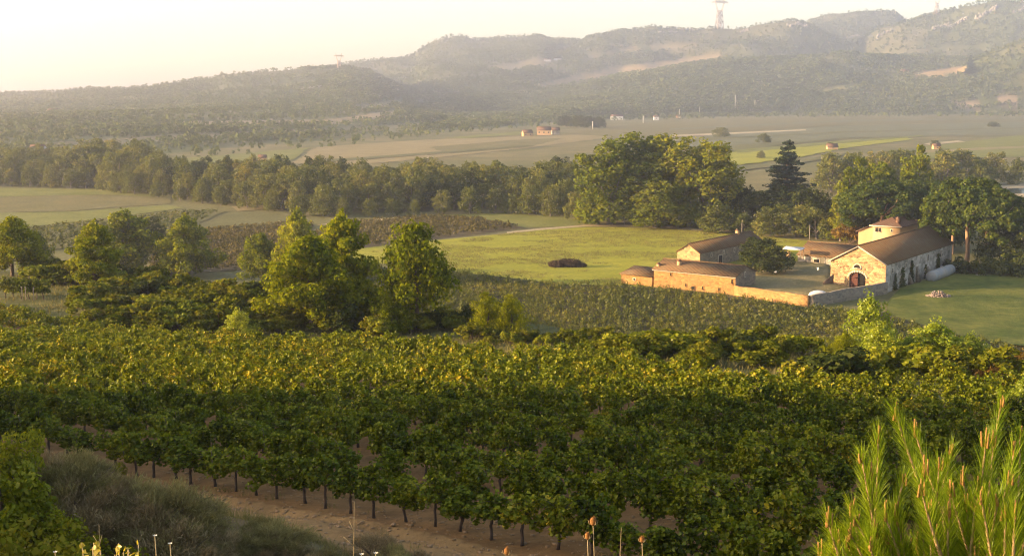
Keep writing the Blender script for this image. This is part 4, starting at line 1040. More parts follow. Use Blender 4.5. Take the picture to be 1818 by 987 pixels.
# brushwood pile on the hay field
P_PI = gp(1005, 474)
rg = np.random.default_rng(9); n = 2600
cc = [(-1.6, 0, .5, 1.7, 1.2, .75), (1.0, .1, .6, 2.0, 1.3, .9), (2.9, .1, .3, 1.0, .9, .45), (0, .4, .8, 1.4, 1, .7)]
P, Nn = clump_points(cc, n, rg, (.5, 1.08), 1.0); P[:, 2] = np.abs(P[:, 2])
V, Fc = cards(P, Nn, .16, 3.2, rg)
for a in range(14):
    b0 = np.array([rg.uniform(-1, 2), 0, 1.0]); b1 = b0 + np.array([rg.normal(0, .6), rg.normal(0, .4), rg.uniform(.4, 1.0)])
    q = np.array([b0, b0 + [.05, 0, 0], b1 + [.03, 0, 0], b1]); Fc = np.concatenate([Fc, [[len(V), len(V) + 1, len(V) + 2, len(V) + 3]]]); V = np.concatenate([V, q])
tag(link('brushwood_pile', make_mesh('brushwood_pile', V, [Fc], [M['brush']]), None, P_PI), 'dark pile of brushwood lying on the bright hay field', 'brush pile')

# ------------------------------------------------------------------ small far buildings, poles, pylons, a van
def small_house(name, label, cat, p, w_, l_, ez, rz, rot, wall, roof, windows=2):
    r = thing(name, label, cat, p, rot)
    gable_walls(-w_ / 2, w_ / 2, -l_ / 2, l_ / 2, ez, rz, 'x').build('wall', M[wall], r)
    gable_roof(-w_ / 2, w_ / 2, -l_ / 2, l_ / 2, ez, rz, 'x', .3).build('roof', M[roof], r)
    for k in range(windows): window(r, (-w_ / 2 + w_ * (k + .5) / windows, -l_ / 2, ez * .55), min(1.0, w_ * .12), min(1.2, ez * .3), '-y')
    return r
HS = [
    ('far_house', 'low salmon farmhouse at the left of the far farmstead', 'house', 936, 242, 8, 8, 3, 5.5, .2, 'render', 'tile_red', 2),
    ('far_house', 'salmon roofed long house in the middle of the far farmstead', 'house', 966, 240, 12, 7, 4.5, 7.5, -.1, 'render', 'tile_red', 3),
    ('far_house', 'pale barn at the right end of the far farmstead', 'barn', 986, 239, 7, 8, 4, 6.5, .1, 'stone_pale', 'tile_red', 1),
    ('villa', 'left of two white villas high on the far hill', 'house', 972, 110, 16, 8, 5, 7, .0, 'white', 'tile_red', 3),
    ('villa', 'right of two white villas high on the far hill', 'house', 990, 108, 18, 8, 5, 7, .1, 'white', 'tile_red', 3),
    ('villa', 'white house on the hazy hillside at far left', 'house', 95, 202, 11, 7, 4, 6, .0, 'white', 'tile_red', 2),
    ('villa', 'white house low in the haze at the left valley edge', 'house', 68, 272, 8, 6, 3, 5, .0, 'white', 'tile_red', 2),
    ('hut', 'tiny white hut beside the far road and its poles', 'hut', 1165, 214, 7, 5, 5, 6.5, .0, 'white', 'tile_red', 1),
    ('hut', 'tiny cream hut by the second far pole', 'hut', 1204, 210, 6, 5, 3, 4.5, .0, 'render', 'tile_red', 1),
    ('villa', 'cluster house among trees beyond the far farmstead', 'house', 1095, 213, 16, 8, 5, 7, .0, 'white', 'tile_red', 2),
    ('hut', 'hut with orange roof in the bright far meadow', 'hut', 1477, 266, 6.5, 5, 2, 4, .0, 'render', 'tile_red', 1),
    ('hut', 'salmon hut in the far right meadow', 'hut', 1662, 266, 4.5, 4, 2.6, 4, .0, 'render', 'tile_red', 1),
    ('hut', 'little house at the top of the dry field on the right spur', 'hut', 1606, 130, 14, 8, 4, 7, .0, 'render', 'tile_red', 1),
    ('field_shed', 'small white shed at the left foot of the riverside wood', 'shed', 489, 370, 3.2, 2.6, 1.5, 2.1, -.2, 'white', 'tile_red', 1),
    ('hut', 'tiny ochre hut beyond the wood at left', 'hut', 466, 286, 4, 3, 2, 3.4, .0, 'render', 'tile_red', 1),
]
for nm, lb, ct, px, py, w_, l_, ez, rz, rot, wl_, rf, nw in HS:
    small_house(nm, lb, ct, ground_at(px, py, 180), w_ * .85, l_ * .85, ez * .8, ez * .8 + (rz - ez) * .8, rot, wl_, rf, nw)

pv_ = ground_at(1501, 203.5, 500)
vn = thing('delivery_van', 'tiny white van on the far road below the right spur', 'van', pv_, .1)
b_ = MB(); b_.box(-2.6, 1.3, -1, 1, .5, 2.5); b_.add([(1.303, -1, .5), (2.7, -1, .5), (2.7, 1, .5), (1.303, 1, .5), (1.303, -1, 2.4), (1.9, -1, 2.3), (1.9, 1, 2.3), (1.303, 1, 2.4)], [(0, 3, 2, 1), (4, 5, 6, 7), (0, 1, 5, 4), (1, 2, 6, 5), (2, 3, 7, 6)]); b_.build('body', M['white'], vn)
for sx in (-1.7, 1.7):
    for sy in (-1.02, .82):
        b_ = MB(); b_.tube([(sx, sy, .4), (sx, sy + .2, .4)], .4, 12); b_.build('wheel', M['dark'], vn)

def pole(label, px, by, ty, thick, mat, cross=True, tmin=180, group=None):
    p = ground_at(px, by, tmin); h = px_height(p, ty)
    r = thing('utility_pole', label, 'pole', p, 0, group)
    b_ = MB(); b_.tube([(0, 0, -.2), (0, 0, h)], [thick, thick * .7], 7); b_.build('mast', M[mat], r)
    if cross:
        b_ = MB(); b_.box(-.7, .7, -.06, .06, h - .5, h - .38); b_.build('crossarm', M[mat], r)
EP = [(964, 383, 361, 'before the dark end of the riverside wood'), (1037, 395, 364, 'left of the tall plane trees'), (1108, 399, 369, 'in front of the plane trees'),
      (1205, 406, 377, 'below the right side of the plane trees'), (1317, 416, 389, 'at the field edge above the narrow stone house'), (1437, 426, 399, 'behind the left end of the barn wing')]
for px, by, ty, lb in EP: pole('thin grey pole ' + lb, px, by, ty, .09, 'pole', False, group='thin poles along the field edge')
for k, (px, by, ty) in enumerate([(841, 218, 206), (1052, 230, 216), (1142, 219, 206), (1206, 212, 194), (1242, 207, 190), (1305, 197, 169), (1340, 193, 178)]):
    pole('pale utility pole on the far road, %s from the left' % ORD[k], px, by, ty, .45, 'concrete', True, 300, 'utility poles along the far road')

def pylon(label, px, by, ty, d):
    p = ground_at(px, by, 700)
    while (p[1] > d * 1.12 or p[2] < 20) and by < 120: by += 2; p = ground_at(px, by, 700)
    h = min(px_height(p, ty), 72.0); print('pylon', px, by, p, h); r = thing('transmission_pylon', label, 'pylon', p, .3, 'pylons on the ridges')
    s = h / 30.0
    def bars(L, R_=.34):
        m = MB()
        for a, b in L: m.tube([np.array(a) * s, np.array(b) * s], R_ * s * (1.2 if s < 1 else 1), 4)
        return m
    legs = []
    for sy in (-1, 1):
        for sx in (-1, 1): legs += [((sx * 3.2, sy * 3.2, -1), (sx * 2.2, sy * 1.2, 17)), ((sx * 2.2, sy * 1.2, 17), (sx * 4.6, sy * .7, 25)), ((sx * 4.6, sy * .7, 25), (sx * 5.2, 0, 30))]
        for z0, z1 in ((0, 6), (6, 12), (12, 17)):
            f = lambda z: 3.2 - z / 17
            g = lambda z: 3.2 - 2 * z / 17
            legs += [((-f(z0), sy * g(z0), z0), (f(z1), sy * g(z1), z1)), ((f(z0), sy * g(z0), z0), (-f(z1), sy * g(z1), z1)), ((-f(z1), sy * g(z1), z1), (f(z1), sy * g(z1), z1))]
    bars(legs).build('lattice_legs', M['steel'], r)
    arm = [((-9, 0, 25), (9, 0, 25)), ((-9, 0, 25), (-4.6, 0, 26.6)), ((9, 0, 25), (4.6, 0, 26.6)), ((-4.6, 0, 26.6), (4.6, 0, 26.6))]
    for x in np.arange(-4.6, 4.5, 1.84): arm += [((x, 0, 25), (x + .92, 0, 26.6)), ((x + .92, 0, 26.6), (x + 1.84, 0, 25))]
    bars(arm).build('crossarm', M['steel'], r)
    for x in (-8, 0, 8):
        b_ = MB(); b_.tube([np.array((x, 0, 25)) * s, np.array((x, 0, 22)) * s], .2 * s, 5); b_.build('insulator', M['concrete'], r)
    return p, h
pylon('red-brown lattice pylon standing on the left ridge', 602, 126, 95, 2000)
pylon('hazy lattice pylon on the cliff ridge at right of centre', 1277, 43, -4, 2750)
pylon('faint lattice pylon above the far right ridge', 1663, 24, -8, 2800)

# rock faces on the crests
ROCKS = [(1185, 58, 34, 3, 'long pale rock band left of the cliff ridge crest'), (1225, 54, 30, 4, 'pale rock band left of the central ridge pylon'), (1320, 46, 18, 6, 'pale rock face just right of the central ridge pylon'), (1322, 56, 12, 5, 'lower pale rock below the central ridge crest'), (1415, 44, 34, 6, 'grey rock face under the second ridge knoll'),
         (1530, 64, 50, 4, 'long low cliff left of the right crest'), (1570, 60, 26, 5, 'short cliff near the saddle of the right ridge'), (1670, 50, 26, 7, 'grey cliff below the right ridge crest'), (1700, 42, 30, 6, 'middle grey cliff of the right crest'), (1752, 24, 36, 9, 'broad pale cliff on the highest right crest'), (1810, 20, 22, 7, 'pale cliff at the right end of the crest'), (565, 155, 30, 4, 'pale rock streak on the left hill below the pylon'), (543, 157, 16, 3, 'small pale rock on the left hill')]
bm = bmesh.new(); bmesh.ops.create_icosphere(bm, subdivisions=2, radius=1); IV = np.array([v.co[:] for v in bm.verts]); IF = np.array([[v.index for v in f.verts] for f in bm.faces]); bm.free()
for px, py, wpx, hpx, lb in ROCKS:
    p = ground_at(px, py, 700); sc_ = p[1] / F; rg = np.random.default_rng(px * 7 + py); mb = MB()
    m = max(5, int(wpx / 1.8))
    for k in range(m):
        off = (k / (m - 1) - .5) * wpx * sc_ + rg.normal(0, .6); q = np.array([p[0] + off, p[1] + rg.normal(0, 1.5), 0]); q[2] = zat(q[0], q[1]) + rg.normal(0, .6)
        V = IV * rg.uniform(.72, 1.2, (len(IV), 1)) * np.array([rg.uniform(1.2, 2.6) * sc_, 3.5, hpx * sc_ * rg.uniform(.3, .85)])
        V = np.round(V / (hpx * sc_ * .3)) * (hpx * sc_ * .3) * .5 + V * .5
        mb.add(V + q - p, IF)
    tag(mb.build('rock_outcrop', M['limestone'], None, False, p), lb, 'cliff', 'rock faces on the ridges')

# ------------------------------------------------------------------ trees
def tree_at(proto, name, label, cat, px, by, ty, wpx=None, tmin=60, group=None, z=None, rot=None, natural=None, parts=('trunk', 'crown')):
    p = ground_at(px, by, tmin) if z is None else gp(px, by, z)
    h = px_height(p, ty); wide = 1.0
    if wpx is not None:
        s = h / proto[2]; dims = np.array([v for v in (natural,)])[0] if natural else None
        wide = (wpx * p[1] / F) / (natural * s) if natural else 1.0
    return place(proto, name, label, cat, p, h, rot, group, wide, parts)
def width_of(proto):
    me = proto[1]; c = np.empty(len(me.vertices) * 3, np.float32); me.vertices.foreach_get('co', c); c = c.reshape(-1, 3)
    return float(np.percentile(c[:, 0], 98.5) - np.percentile(c[:, 0], 1.5))

PINES = [pine_proto(s, 9, 3.2 + .3 * (s % 3), 15000, low=.08 + .05 * (s % 3)) for s in (11, 12, 13, 14, 15)]
OPEN_PINE = pine_proto(21, 9, 4.2, 10500, low=.2)
YOUNG = [pine_proto(s, 3.5, 1.4, 9000, 'pine_bright', low=.03) for s in (31, 32)]
DARKP = pine_proto(41, 4.0, 2.2, 11000, 'pine', low=.02)
G = 'pines along the terrace edge'
for pr, px, by, ty, wp, lb in [
    (PINES[0], 22, 490, 384, 92, 'broad green pine at the left end of the pine line'), (PINES[3], 68, 488, 408, 46, 'slim dark pine just right of the leftmost broad pine'),
    (PINES[1], 168, 505, 392, 86, 'bright yellow-green pine left of the taller twin pine'), (PINES[2], 222, 492, 374, 110, 'tall twin pine behind the bright yellow-green pine'),
    (PINES[4], 334, 492, 381, 98, 'lone pine with a low branch reaching right'), (PINES[0], 466, 508, 414, 66, 'smaller rounded pine left of the large pine clump'),
    (PINES[2], 527, 512, 371, 76, 'tall back pine at left of the large pine clump'), (PINES[1], 605, 562, 377, 112, 'tallest pine of the large clump with dark right side'),
    (PINES[3], 553, 580, 414, 128, 'bright front pine of the large clump'), (OPEN_PINE, 741, 584, 395, 128, 'open pine with visible trunk right of the large clump')]:
    tree_at(pr, 'pine_tree', lb, 'pine', px, by, ty, wp, 60, G, natural=width_of(pr))
for pr, px, by, ty, wp, lb, ct in [
    (DARKP, 695, 590, 530, 78, 'small dense green pine between the clump and the open pine', 'pine'), (DARKP, 866, 594, 520, 64, 'left of two dark rounded bushes at the valley vineyard edge', 'bush'),
    (DARKP, 908, 594, 524, 62, 'right of two dark rounded bushes at the valley vineyard edge', 'bush'), (YOUNG[0], 424, 598, 551, 52, 'bright yellow-green sapling standing behind the vineyard', 'sapling'),
    (YOUNG[0], 1547, 640, 526, 84, 'tallest bright young pine in front of the farm', 'pine'), (YOUNG[1], 1553, 655, 578, 74, 'bright young pine before the tallest one', 'pine'),
    (DARKP, 1495, 640, 592, 56, 'small dull green pine left of the bright young pines', 'pine'), (YOUNG[1], 1664, 655, 574, 118, 'broad bright green bush right of the young pines', 'bush'),
    (YOUNG[0], 1618, 656, 598, 60, 'small rounded sapling left of the broad bright bush', 'sapling'), (YOUNG[0], 1712, 655, 592, 76, 'bright sapling right of the broad bright bush', 'sapling'), (YOUNG[0], 1592, 652, 600, 44, 'small bright sapling just right of the young pines', 'sapling'), (YOUNG[1], 1725, 656, 612, 54, 'low bright bush left of the right picture edge', 'bush'), (YOUNG[1], 1812, 760, 668, 60, 'yellow-green bush at the right edge of the vineyard', 'bush')]:
    tree_at(pr, 'young_pine', lb, ct, px, by, ty, wp, 30, 'young pines and bushes at the vineyard edge', natural=width_of(pr))

# maquis shrubs on the terrace and lip
SHR = [shrub_proto(s, 1.8, 1.3, 1900, 'maquis', .15) for s in (51, 52, 53)]
SHO = shrub_proto(54, 1.8, 1.3, 1900, 'oak', .15); SHB = shrub_proto(55, 1.8, 1.2, 1700, 'bush', .16); SHRUST = shrub_proto(56, 1.8, 1.3, 1500, 'rust', .16)
rg = np.random.default_rng(77)
spots = []
for (x0, x1, y0, y1, n, h0, h1, place_) in [(150, 420, 515, 590, 40, 1.3, 2.6, 'on the slope left of the young sapling'), (400, 690, 515, 592, 46, 1.2, 2.5, 'under the large pine clump'), (660, 850, 560, 600, 14, .9, 1.8, 'below the open pine'),
                                           (205, 490, 486, 524, 22, 1.2, 2.2, 'below the lone pine'), (60, 140, 485, 505, 8, 1.6, 2.8, 'between the left pines'), (190, 285, 488, 508, 6, 1.6, 2.6, 'under the twin pine'),
                                           (1060, 1430, 616, 652, 26, 1.2, 2.0, 'on the vineyard lip before the farm'), (1430, 1810, 650, 690, 20, 1.2, 2.2, 'along the lip at the right'), (830, 1080, 600, 618, 12, .8, 1.5, 'on the middle of the lip')]:
    L_ = []
    for k in range(n):
        px = x0 + (x1 - x0) * (k + rg.uniform(.1, .9)) / n; L_.append((px, rg.uniform(y0, y1), rg.uniform(h0, h1), rg.integers(0, 10)))
    L_.sort()
    for k, (px, py, h, kd) in enumerate(L_):
        p = ground_at(px, py, 40)
        if p[1] > 170: p = np.array([px * 0, 0, 0]) + gp(px, py, 12.5); p[2] = zat(p[0], p[1])
        pr = SHR[kd % 3] if kd < 6 else (SHO if kd < 7 else SHB)
        if (px > 1745 and kd > 6): pr = SHRUST
        col = {0: 'olive', 1: 'dark', 2: 'bright'}[0 if kd < 6 else (1 if kd < 7 else 2)]
        if pr is SHRUST: col = 'rusty'
        place(pr, 'maquis_shrub', '%s shrub %s, %s from the left there' % (col, place_, nth(k)), 'shrub', p, h, None, 'shrubs ' + place_, rg.uniform(1.0, 1.7), ('stem', 'foliage'))

# farm and riverside trees
OAKS = [broad_proto(s, 10, 5.5, 6500, 'oak', 8, .36) for s in (61, 62)]
PLANES = [broad_proto(s, 22, 7.2, 11000, 'plane', 13, .55, low=.05, tall=1.75, sub=18) for s in (71, 72, 73)]
YELLOW = [broad_proto(s, 15, 5.0, 6500, 'plane', 9, .45, low=.06, tall=1.35, sub=14) for s in (74, 75)]
WOOD = [broad_proto(s, 11, 4.6 + .4 * (s % 3), 3600, 'wood', 7 + s % 3, .44, low=.06, tall=1.1 + .15 * (s % 2), sub=12) for s in (81, 82, 83, 84, 85, 86)]
UMB = [umbrella_proto(s, 16, 6.8) for s in (91, 92)]
CED = cedar_proto()
tree_at(OAKS[0], 'holm_oak', 'dark rounded oak standing in the farm courtyard', 'oak', 1355, 486, 417, 100, z=.0, natural=width_of(OAKS[0]))
for pr, px, by, ty, wp, lb in [(PLANES[0], 1082, 399, 246, 112, 'leftmost of the tall plane trees by the hay field'), (PLANES[1], 1140, 396, 236, 118, 'tall plane tree second from left in the big clump'), (PLANES[2], 1200, 398, 237, 118, 'broad plane tree at the middle of the big clump'),
                            (PLANES[0], 1258, 402, 250, 112, 'rightmost plane tree of the big clump'), (PLANES[1], 1165, 405, 318, 90, 'lower front plane tree below the big clump'), (PLANES[2], 1062, 398, 318, 60, 'small plane tree at the left foot of the big clump')]:
    tree_at(pr, 'plane_tree', lb, 'plane tree', px, by, ty, wp, z=0, group='plane trees by the hay field', natural=width_of(pr))
tree_at(CED, 'cedar_tree', 'dark layered cedar with flat boughs and narrow top', 'cedar', 1395, 388, 252, 96, z=0, natural=width_of(CED))
for pr, px, by, ty, wp, lb in [(OAKS[0], 1340, 402, 335, 90, 'dark oak left of the cedar foot'), (OAKS[1], 1398, 404, 325, 100, 'dark oak at the foot of the cedar'), (OAKS[0], 1445, 408, 330, 90, 'dark oak right of the cedar foot'), (OAKS[1], 1300, 400, 318, 70, 'dark oak between the planes and the cedar'),
                              (OAKS[1], 1775, 474, 372, 80, 'dark oak behind the umbrella pines at right'), (OAKS[0], 1815, 482, 398, 84, 'dark oak at the right picture edge'), (OAKS[0], 1690, 442, 345, 70, 'dark oak left of the umbrella pine trunks'), (OAKS[1], 1640, 425, 340, 80, 'dark oak behind the farmhouse roof')]:
    tree_at(pr, 'dark_oak', lb, 'oak', px, by, ty, wp, z=0, natural=width_of(pr))
for pr, px, by, ty, wp, lb in [(YELLOW[0], 1512, 424, 284, 70, 'tall yellow-green tree left of the farmhouse'), (YELLOW[1], 1560, 418, 276, 76, 'yellow-green tree above the farmhouse chimney'), (YELLOW[0], 1622, 412, 262, 66, 'yellow-green tree behind the farmhouse ridge'), (YELLOW[1], 1492, 428, 345, 50, 'lower yellow-green tree above the barn wing')]:
    tree_at(pr, 'leafy_tree', lb, 'tree', px, by, ty, wp, z=0, natural=width_of(pr))
for pr, px, by, ty, wp, lb in [(UMB[0], 1562, 436, 318, 136, 'left umbrella pine with bare orange trunk behind the farmhouse'), (UMB[1], 1625, 430, 316, 120, 'umbrella pine with flat crown over the farmhouse roof'), (UMB[1], 1716, 470, 309, 146, 'tallest umbrella pine at the barn far end'), (UMB[0], 1752, 474, 326, 128, 'lower umbrella pine beside the tallest one'), (UMB[0], 1690, 452, 330, 96, 'umbrella pine half hidden by the barn roof')]:
    tree_at(pr, 'umbrella_pine', lb, 'pine', px, by, ty, wp, z=0, group='umbrella pines round the farm', natural=width_of(pr))
for pr, px, by, ty, wp, lb in [(WOOD[0], 1272, 412, 358, 60, 'tan rounded tree below the plane trees'), (WOOD[1], 1368, 420, 364, 64, 'left of three tan rounded trees at the field edge'), (WOOD[2], 1412, 420, 360, 62, 'middle of three tan rounded trees at the field edge'), (WOOD[3], 1450, 424, 363, 60, 'right of three tan rounded trees at the field edge'), (WOOD[4], 1318, 414, 376, 44, 'small tan tree behind the narrow stone house'),
                              (WOOD[5], 1280, 244, 226, 28, 'lone round tree in the far vineyard, left one'), (WOOD[0], 1355, 254, 236, 24, 'lone round tree in the far vineyard, right one'), (WOOD[1], 1351, 282, 267, 16, 'lone bush tree in the bright far strip'), (WOOD[2], 1474, 262, 252, 14, 'dark tree beside the orange roofed hut'), (WOOD[3], 1660, 258, 248, 16, 'small tree in the far right meadow'), (WOOD[4], 1764, 226, 216, 22, 'small round tree in the far right vineyard')]:
    tree_at(pr, 'rounded_tree', lb, 'tree', px, by, ty, wp, z=0, natural=width_of(pr))
tree_at(SHRUST, 'rusty_bush', 'rust coloured bush left of the farmhouse', 'bush', 1507, 434, 392, 52, z=0, natural=width_of(SHRUST), parts=('stem', 'foliage'))
tree_at(OAKS[1], 'dark_oak', 'grey-green rounded oak in the valley behind the twin pine', 'oak', 262, 436, 384, 56, z=0, natural=width_of(OAKS[1]))
for k, (px, by, ty) in enumerate([(1700, 486, 456), (1726, 490, 462), (1752, 488, 455), (1784, 492, 452), (1812, 494, 450)]):
    tree_at(SHO, 'dark_shrub', 'dark shrub under the umbrella pines, %s from the barn end' % ORD[k], 'shrub', px, by, ty, 44, z=0, group='shrubs under the umbrella pines', natural=width_of(SHO), parts=('stem', 'foliage'))
tree_at(SHB, 'hedge_bush', 'dark green bush behind the low ochre shed', 'bush', 1150, 492, 472, 40, z=0, natural=width_of(SHB), parts=('stem', 'foliage'))

# the riverside wood, tree by tree
FRONT = [(-80, 332), (0, 332), (150, 336), (300, 356), (420, 372), (490, 380), (560, 388), (640, 390), (760, 384), (900, 380), (1040, 394), (1090, 396)]
rg = np.random.default_rng(5); wood = []
for row in range(8):
    s = -85 + rg.uniform(0, 10); cnt = 0
    while s < 1075:
        by = np.interp(s, [a for a, _ in FRONT], [b for _, b in FRONT]); g = gp(s, by)
        dd = g[1] + 4 + row * 10.5 + rg.uniform(-3, 3); x = g[0] / g[1] * dd
        hgt = {0: rg.uniform(4.5, 8.5), 1: rg.uniform(7, 10.5)}.get(row, rg.uniform(8.0, 12.5))
        if 140 < s < 270: hgt *= 1.25
        wood.append((row, s, x, dd, hgt)); s += (6.0 + rg.uniform(-1.6, 2.6)) * F / dd * (.9 if row < 2 else 1.15)
for row in range(3):
    s = 1470 + rg.uniform(0, 14)
    while s < 1850:
        dd = gp(s, 338)[1] - 6 + row * 16 + rg.uniform(-5, 5); x = (s - CX) / F * dd * 1.0
        
        if s < 1762 or row == 2: wood.append((20 + row, s, x, dd, rg.uniform(8, 14)))
        s += 8.5 * F / dd * rg.uniform(.7, 1.3)
print('wood trees', len(wood))
RN = ['front', 'second', 'third', 'fourth', 'fifth', 'sixth', 'seventh', 'eighth']
from collections import defaultdict
byrow = defaultdict(list)
for t in wood: byrow[t[0]].append(t)
for row, L_ in byrow.items():
    L_.sort(key=lambda t: t[1])
    for k, (_, s, x, dd, hgt) in enumerate(L_):
        kd = rg.integers(0, 12); pr = OAKS[kd % 2] if kd == 11 else WOOD[kd % 6]
        tone = 'dark' if kd == 11 else ('low' if hgt < 7 else ('tall' if hgt > 11.5 else 'rounded'))
        lb = ('%s riverside tree, %s from the left in the %s line of the wood' % (tone, nth(k), RN[row])) if row < 20 else ('%s tree beyond the farm, %s from the left in the %s line' % (tone, nth(k), RN[row - 20]))
        place(pr, 'riverside_tree', lb, 'tree', (x, dd, 0), hgt, None, 'trees of the riverside wood' if row < 20 else 'trees beyond the farm', rg.uniform(.85, 1.2))

# tree cover of the far hills (one mass)
rg = np.random.default_rng(15); NH = 420000
px_ = rg.uniform(-60, 1880, NH); dd = 560 * np.power(3300 / 560, rg.uniform(0, 1, NH) ** .5)
az = np.arctan2((px_ - CX) / F, np.cos(PITCH)); X = dd * np.sin(az); Y = dd * np.cos(az)
foot = np.interp(az, FOOT_A, FOOT_D); Z = terrain(X, Y)
h1 = fbm(X, Y, 130, 4, 51); h2 = fbm(X, Y, 40, 3, 61); h3 = fbm(X, Y, 240, 3, 91)
dens = 0.30 + .7 * (1 - sstep(.42, .60, h1 * .5 + h2 * .5)) * sstep(.25, .5, h3 + .12)
qx, qy = project(X, Y, Z)
dark = inpoly(qx, qy, [(900, 205), (960, 165), (1100, 135), (1300, 112), (1460, 110), (1470, 160), (1400, 195), (1200, 200), (1100, 205), (950, 215)]) | inpoly(qx, qy, [(560, 150), (600, 124), (660, 128), (715, 160), (680, 172), (600, 168)]) | inpoly(qx, qy, [(780, 190), (900, 160), (960, 170), (950, 215), (800, 222), (740, 215)])
dens = dens * np.where(qx < 780, .25 + .75 * sstep(.44, .56, fbm(X, Y * 2.2, 170, 3, 131)), 1.0)
dens = np.where(dark, 1.0, dens)
for poly, _ in BARE: dens = np.where(inpoly(qx, qy, poly), 0.0, dens)
dens = np.where((dd > foot + 25), dens, 0.05 * (dd > foot - 120))
# only slopes that face the valley or crests
Zb = terrain(X * 1.01, Y * 1.01); up_ = (Zb - Z) > -9
keep = (rg.uniform(0, 1, NH) < dens * .5) & up_
X, Y, Z, dd, dk = X[keep], Y[keep], Z[keep], dd[keep], dark[keep]
nT = len(X); print('hill trees', nT)
rad = rg.uniform(1.1, 2.9, nT) * np.interp(dd, [600, 2800], [.85, 1.25]) * np.where(dk, 1.2, 1.0); K = 10
ctr = np.stack([X, Y, Z + rad * .9], 1)
d_ = unit(rg.normal(size=(nT, K, 3)) + np.array([0, 0, .35])); P = ctr[:, None] + d_ * rad[:, None, None] * np.array([.85, .85, 1.05]) * rg.uniform(.6, 1.05, (nT, K, 1))
Nn = d_ + .35 * rg.normal(size=(nT, K, 3))
V, Fc = cards(P.reshape(-1, 3), Nn.reshape(-1, 3), np.repeat(rad * .95, K), 1.0, rg)
tag(link('hill_woods', make_mesh('hill_woods', V, [Fc], [M['hill']])), kind='stuff')
# roadside trees at the foot of the hills, each one by itself
rg = np.random.default_rng(25)
EDGE = [(1005, 226, 204, 30, 'leftmost'), (1025, 227, 203, 32, 'second'), (1044, 228, 205, 30, 'third'), (1062, 228, 206, 26, 'fourth')]
for px, by, ty, wp, nm in EDGE: tree_at(OAKS[0], 'dark_oak', '%s dark tree of the clump right of the far farmstead' % nm, 'oak', px, by, ty, wp, 300, 'dark trees right of the far farmstead', natural=width_of(OAKS[0]))
cy_ = tree_at(CED, 'cypress_tree', 'dark narrow cypress at the dry field on the right spur', 'cypress', 1722, 134, 99, 18, 700, natural=width_of(CED))

# ------------------------------------------------------------------ the vineyard
ROT_ROW = math.atan2(ROW_R[1], ROW_R[0])
def vine_arrays(seed, n, size, shoots, dense=1.0, H=1.62):
    """leaf positions of one trained vine (row along x)"""
    rng = np.random.default_rng(seed); P = []; Nn = []; D = []
    cl = []
    for i in range(20):
        x = rng.uniform(-.42, .42); cl.append((x, rng.normal(0, .17), rng.uniform(.60, H * .98 - abs(x) * 1.0), rng.uniform(.13, .27), rng.uniform(.13, .25), rng.uniform(.13, .25)))
    nn = int(n * .72); p, q = clump_points(cl, nn, rng, (.6, 1.1), .7, .35); P.append(p); Nn.append(q); D.append(rng.normal(size=(nn, 3)) + np.array([0, 0, -1.2]))
    m = max(1, (n - nn) // max(1, len(shoots)))
    stems = []
    for (dx, dy, rise, L) in shoots:
        x0 = rng.uniform(-.3, .3); t = np.linspace(0, 1, m) ** .8
        c = np.stack([x0 + dx * L * t, dy * L * t, H * .72 + rise * np.sin(t * 2.3) * L * .8 - .25 * L * t ** 3], 1)
        stems.append(c[::max(1, m // 6)])
        P.append(c + rng.normal(size=(m, 3)) * .055); Nn.append(rng.normal(size=(m, 3)) * .6 + np.array([0, 0, .9])); D.append(rng.normal(size=(m, 3)) + np.array([dx, dy, -.4]))
    P = np.concatenate(P); Nn = np.concatenate(Nn); D = np.concatenate(D)
    V, Q = leaves(P, Nn, D, size * rng.uniform(.65, 1.25, len(P)), rng)
    return V, Q, stems
def vine_trunk(seed, stems):
    rng = np.random.default_rng(seed); mb = MB()
    b = rng.normal(0, .05, 2)
    mb.tube([(0, 0, -.08), (b[0] * .6, b[1] * .6, .22), (b[0] - .03, b[1], .46), (b[0], b[1], .58), (b[0] + .02, 0, .80)], [.055, .04, .045, .04, .028], 7)
    for s in (-1, 1): mb.tube([(b[0], b[1], .68), (s * .22, .02, .80), (s * .44, 0, .86)], [.032, .024, .016], 6)
    for st in stems:
        if len(st) > 1: mb.tube(np.concatenate([[(st[0][0] * .6, 0, .92)], st]), .009, 4, False)
    return mb.mesh('vine_trunk', M['vine_wood'], True)
VP = []
for s in range(9):
    rng = np.random.default_rng(200 + s)
    sh_ = [(rng.uniform(-1, 1), rng.uniform(-.9, .3), rng.uniform(.3, .9), rng.uniform(.45, .85)) for _ in range(7)]
    if s % 3 == 0: sh_.append((1.0, -.5, .55, 1.5))
    if s % 4 == 1: sh_.append((.25, -.3, 1.0, .9))
    n = (1250, 1020, 1120, 820, 1320, 1100, 1220, 720, 1150)[s]
    V, Q, st = vine_arrays(100 + s, n, .106, sh_)
    VP.append((vine_trunk(300 + s, st), make_mesh('vine_leaves', V, [Q], [M['vine']]), 'bushy' if n > 1120 else ('sparse' if n < 900 else 'leafy') , s % 3 == 0))

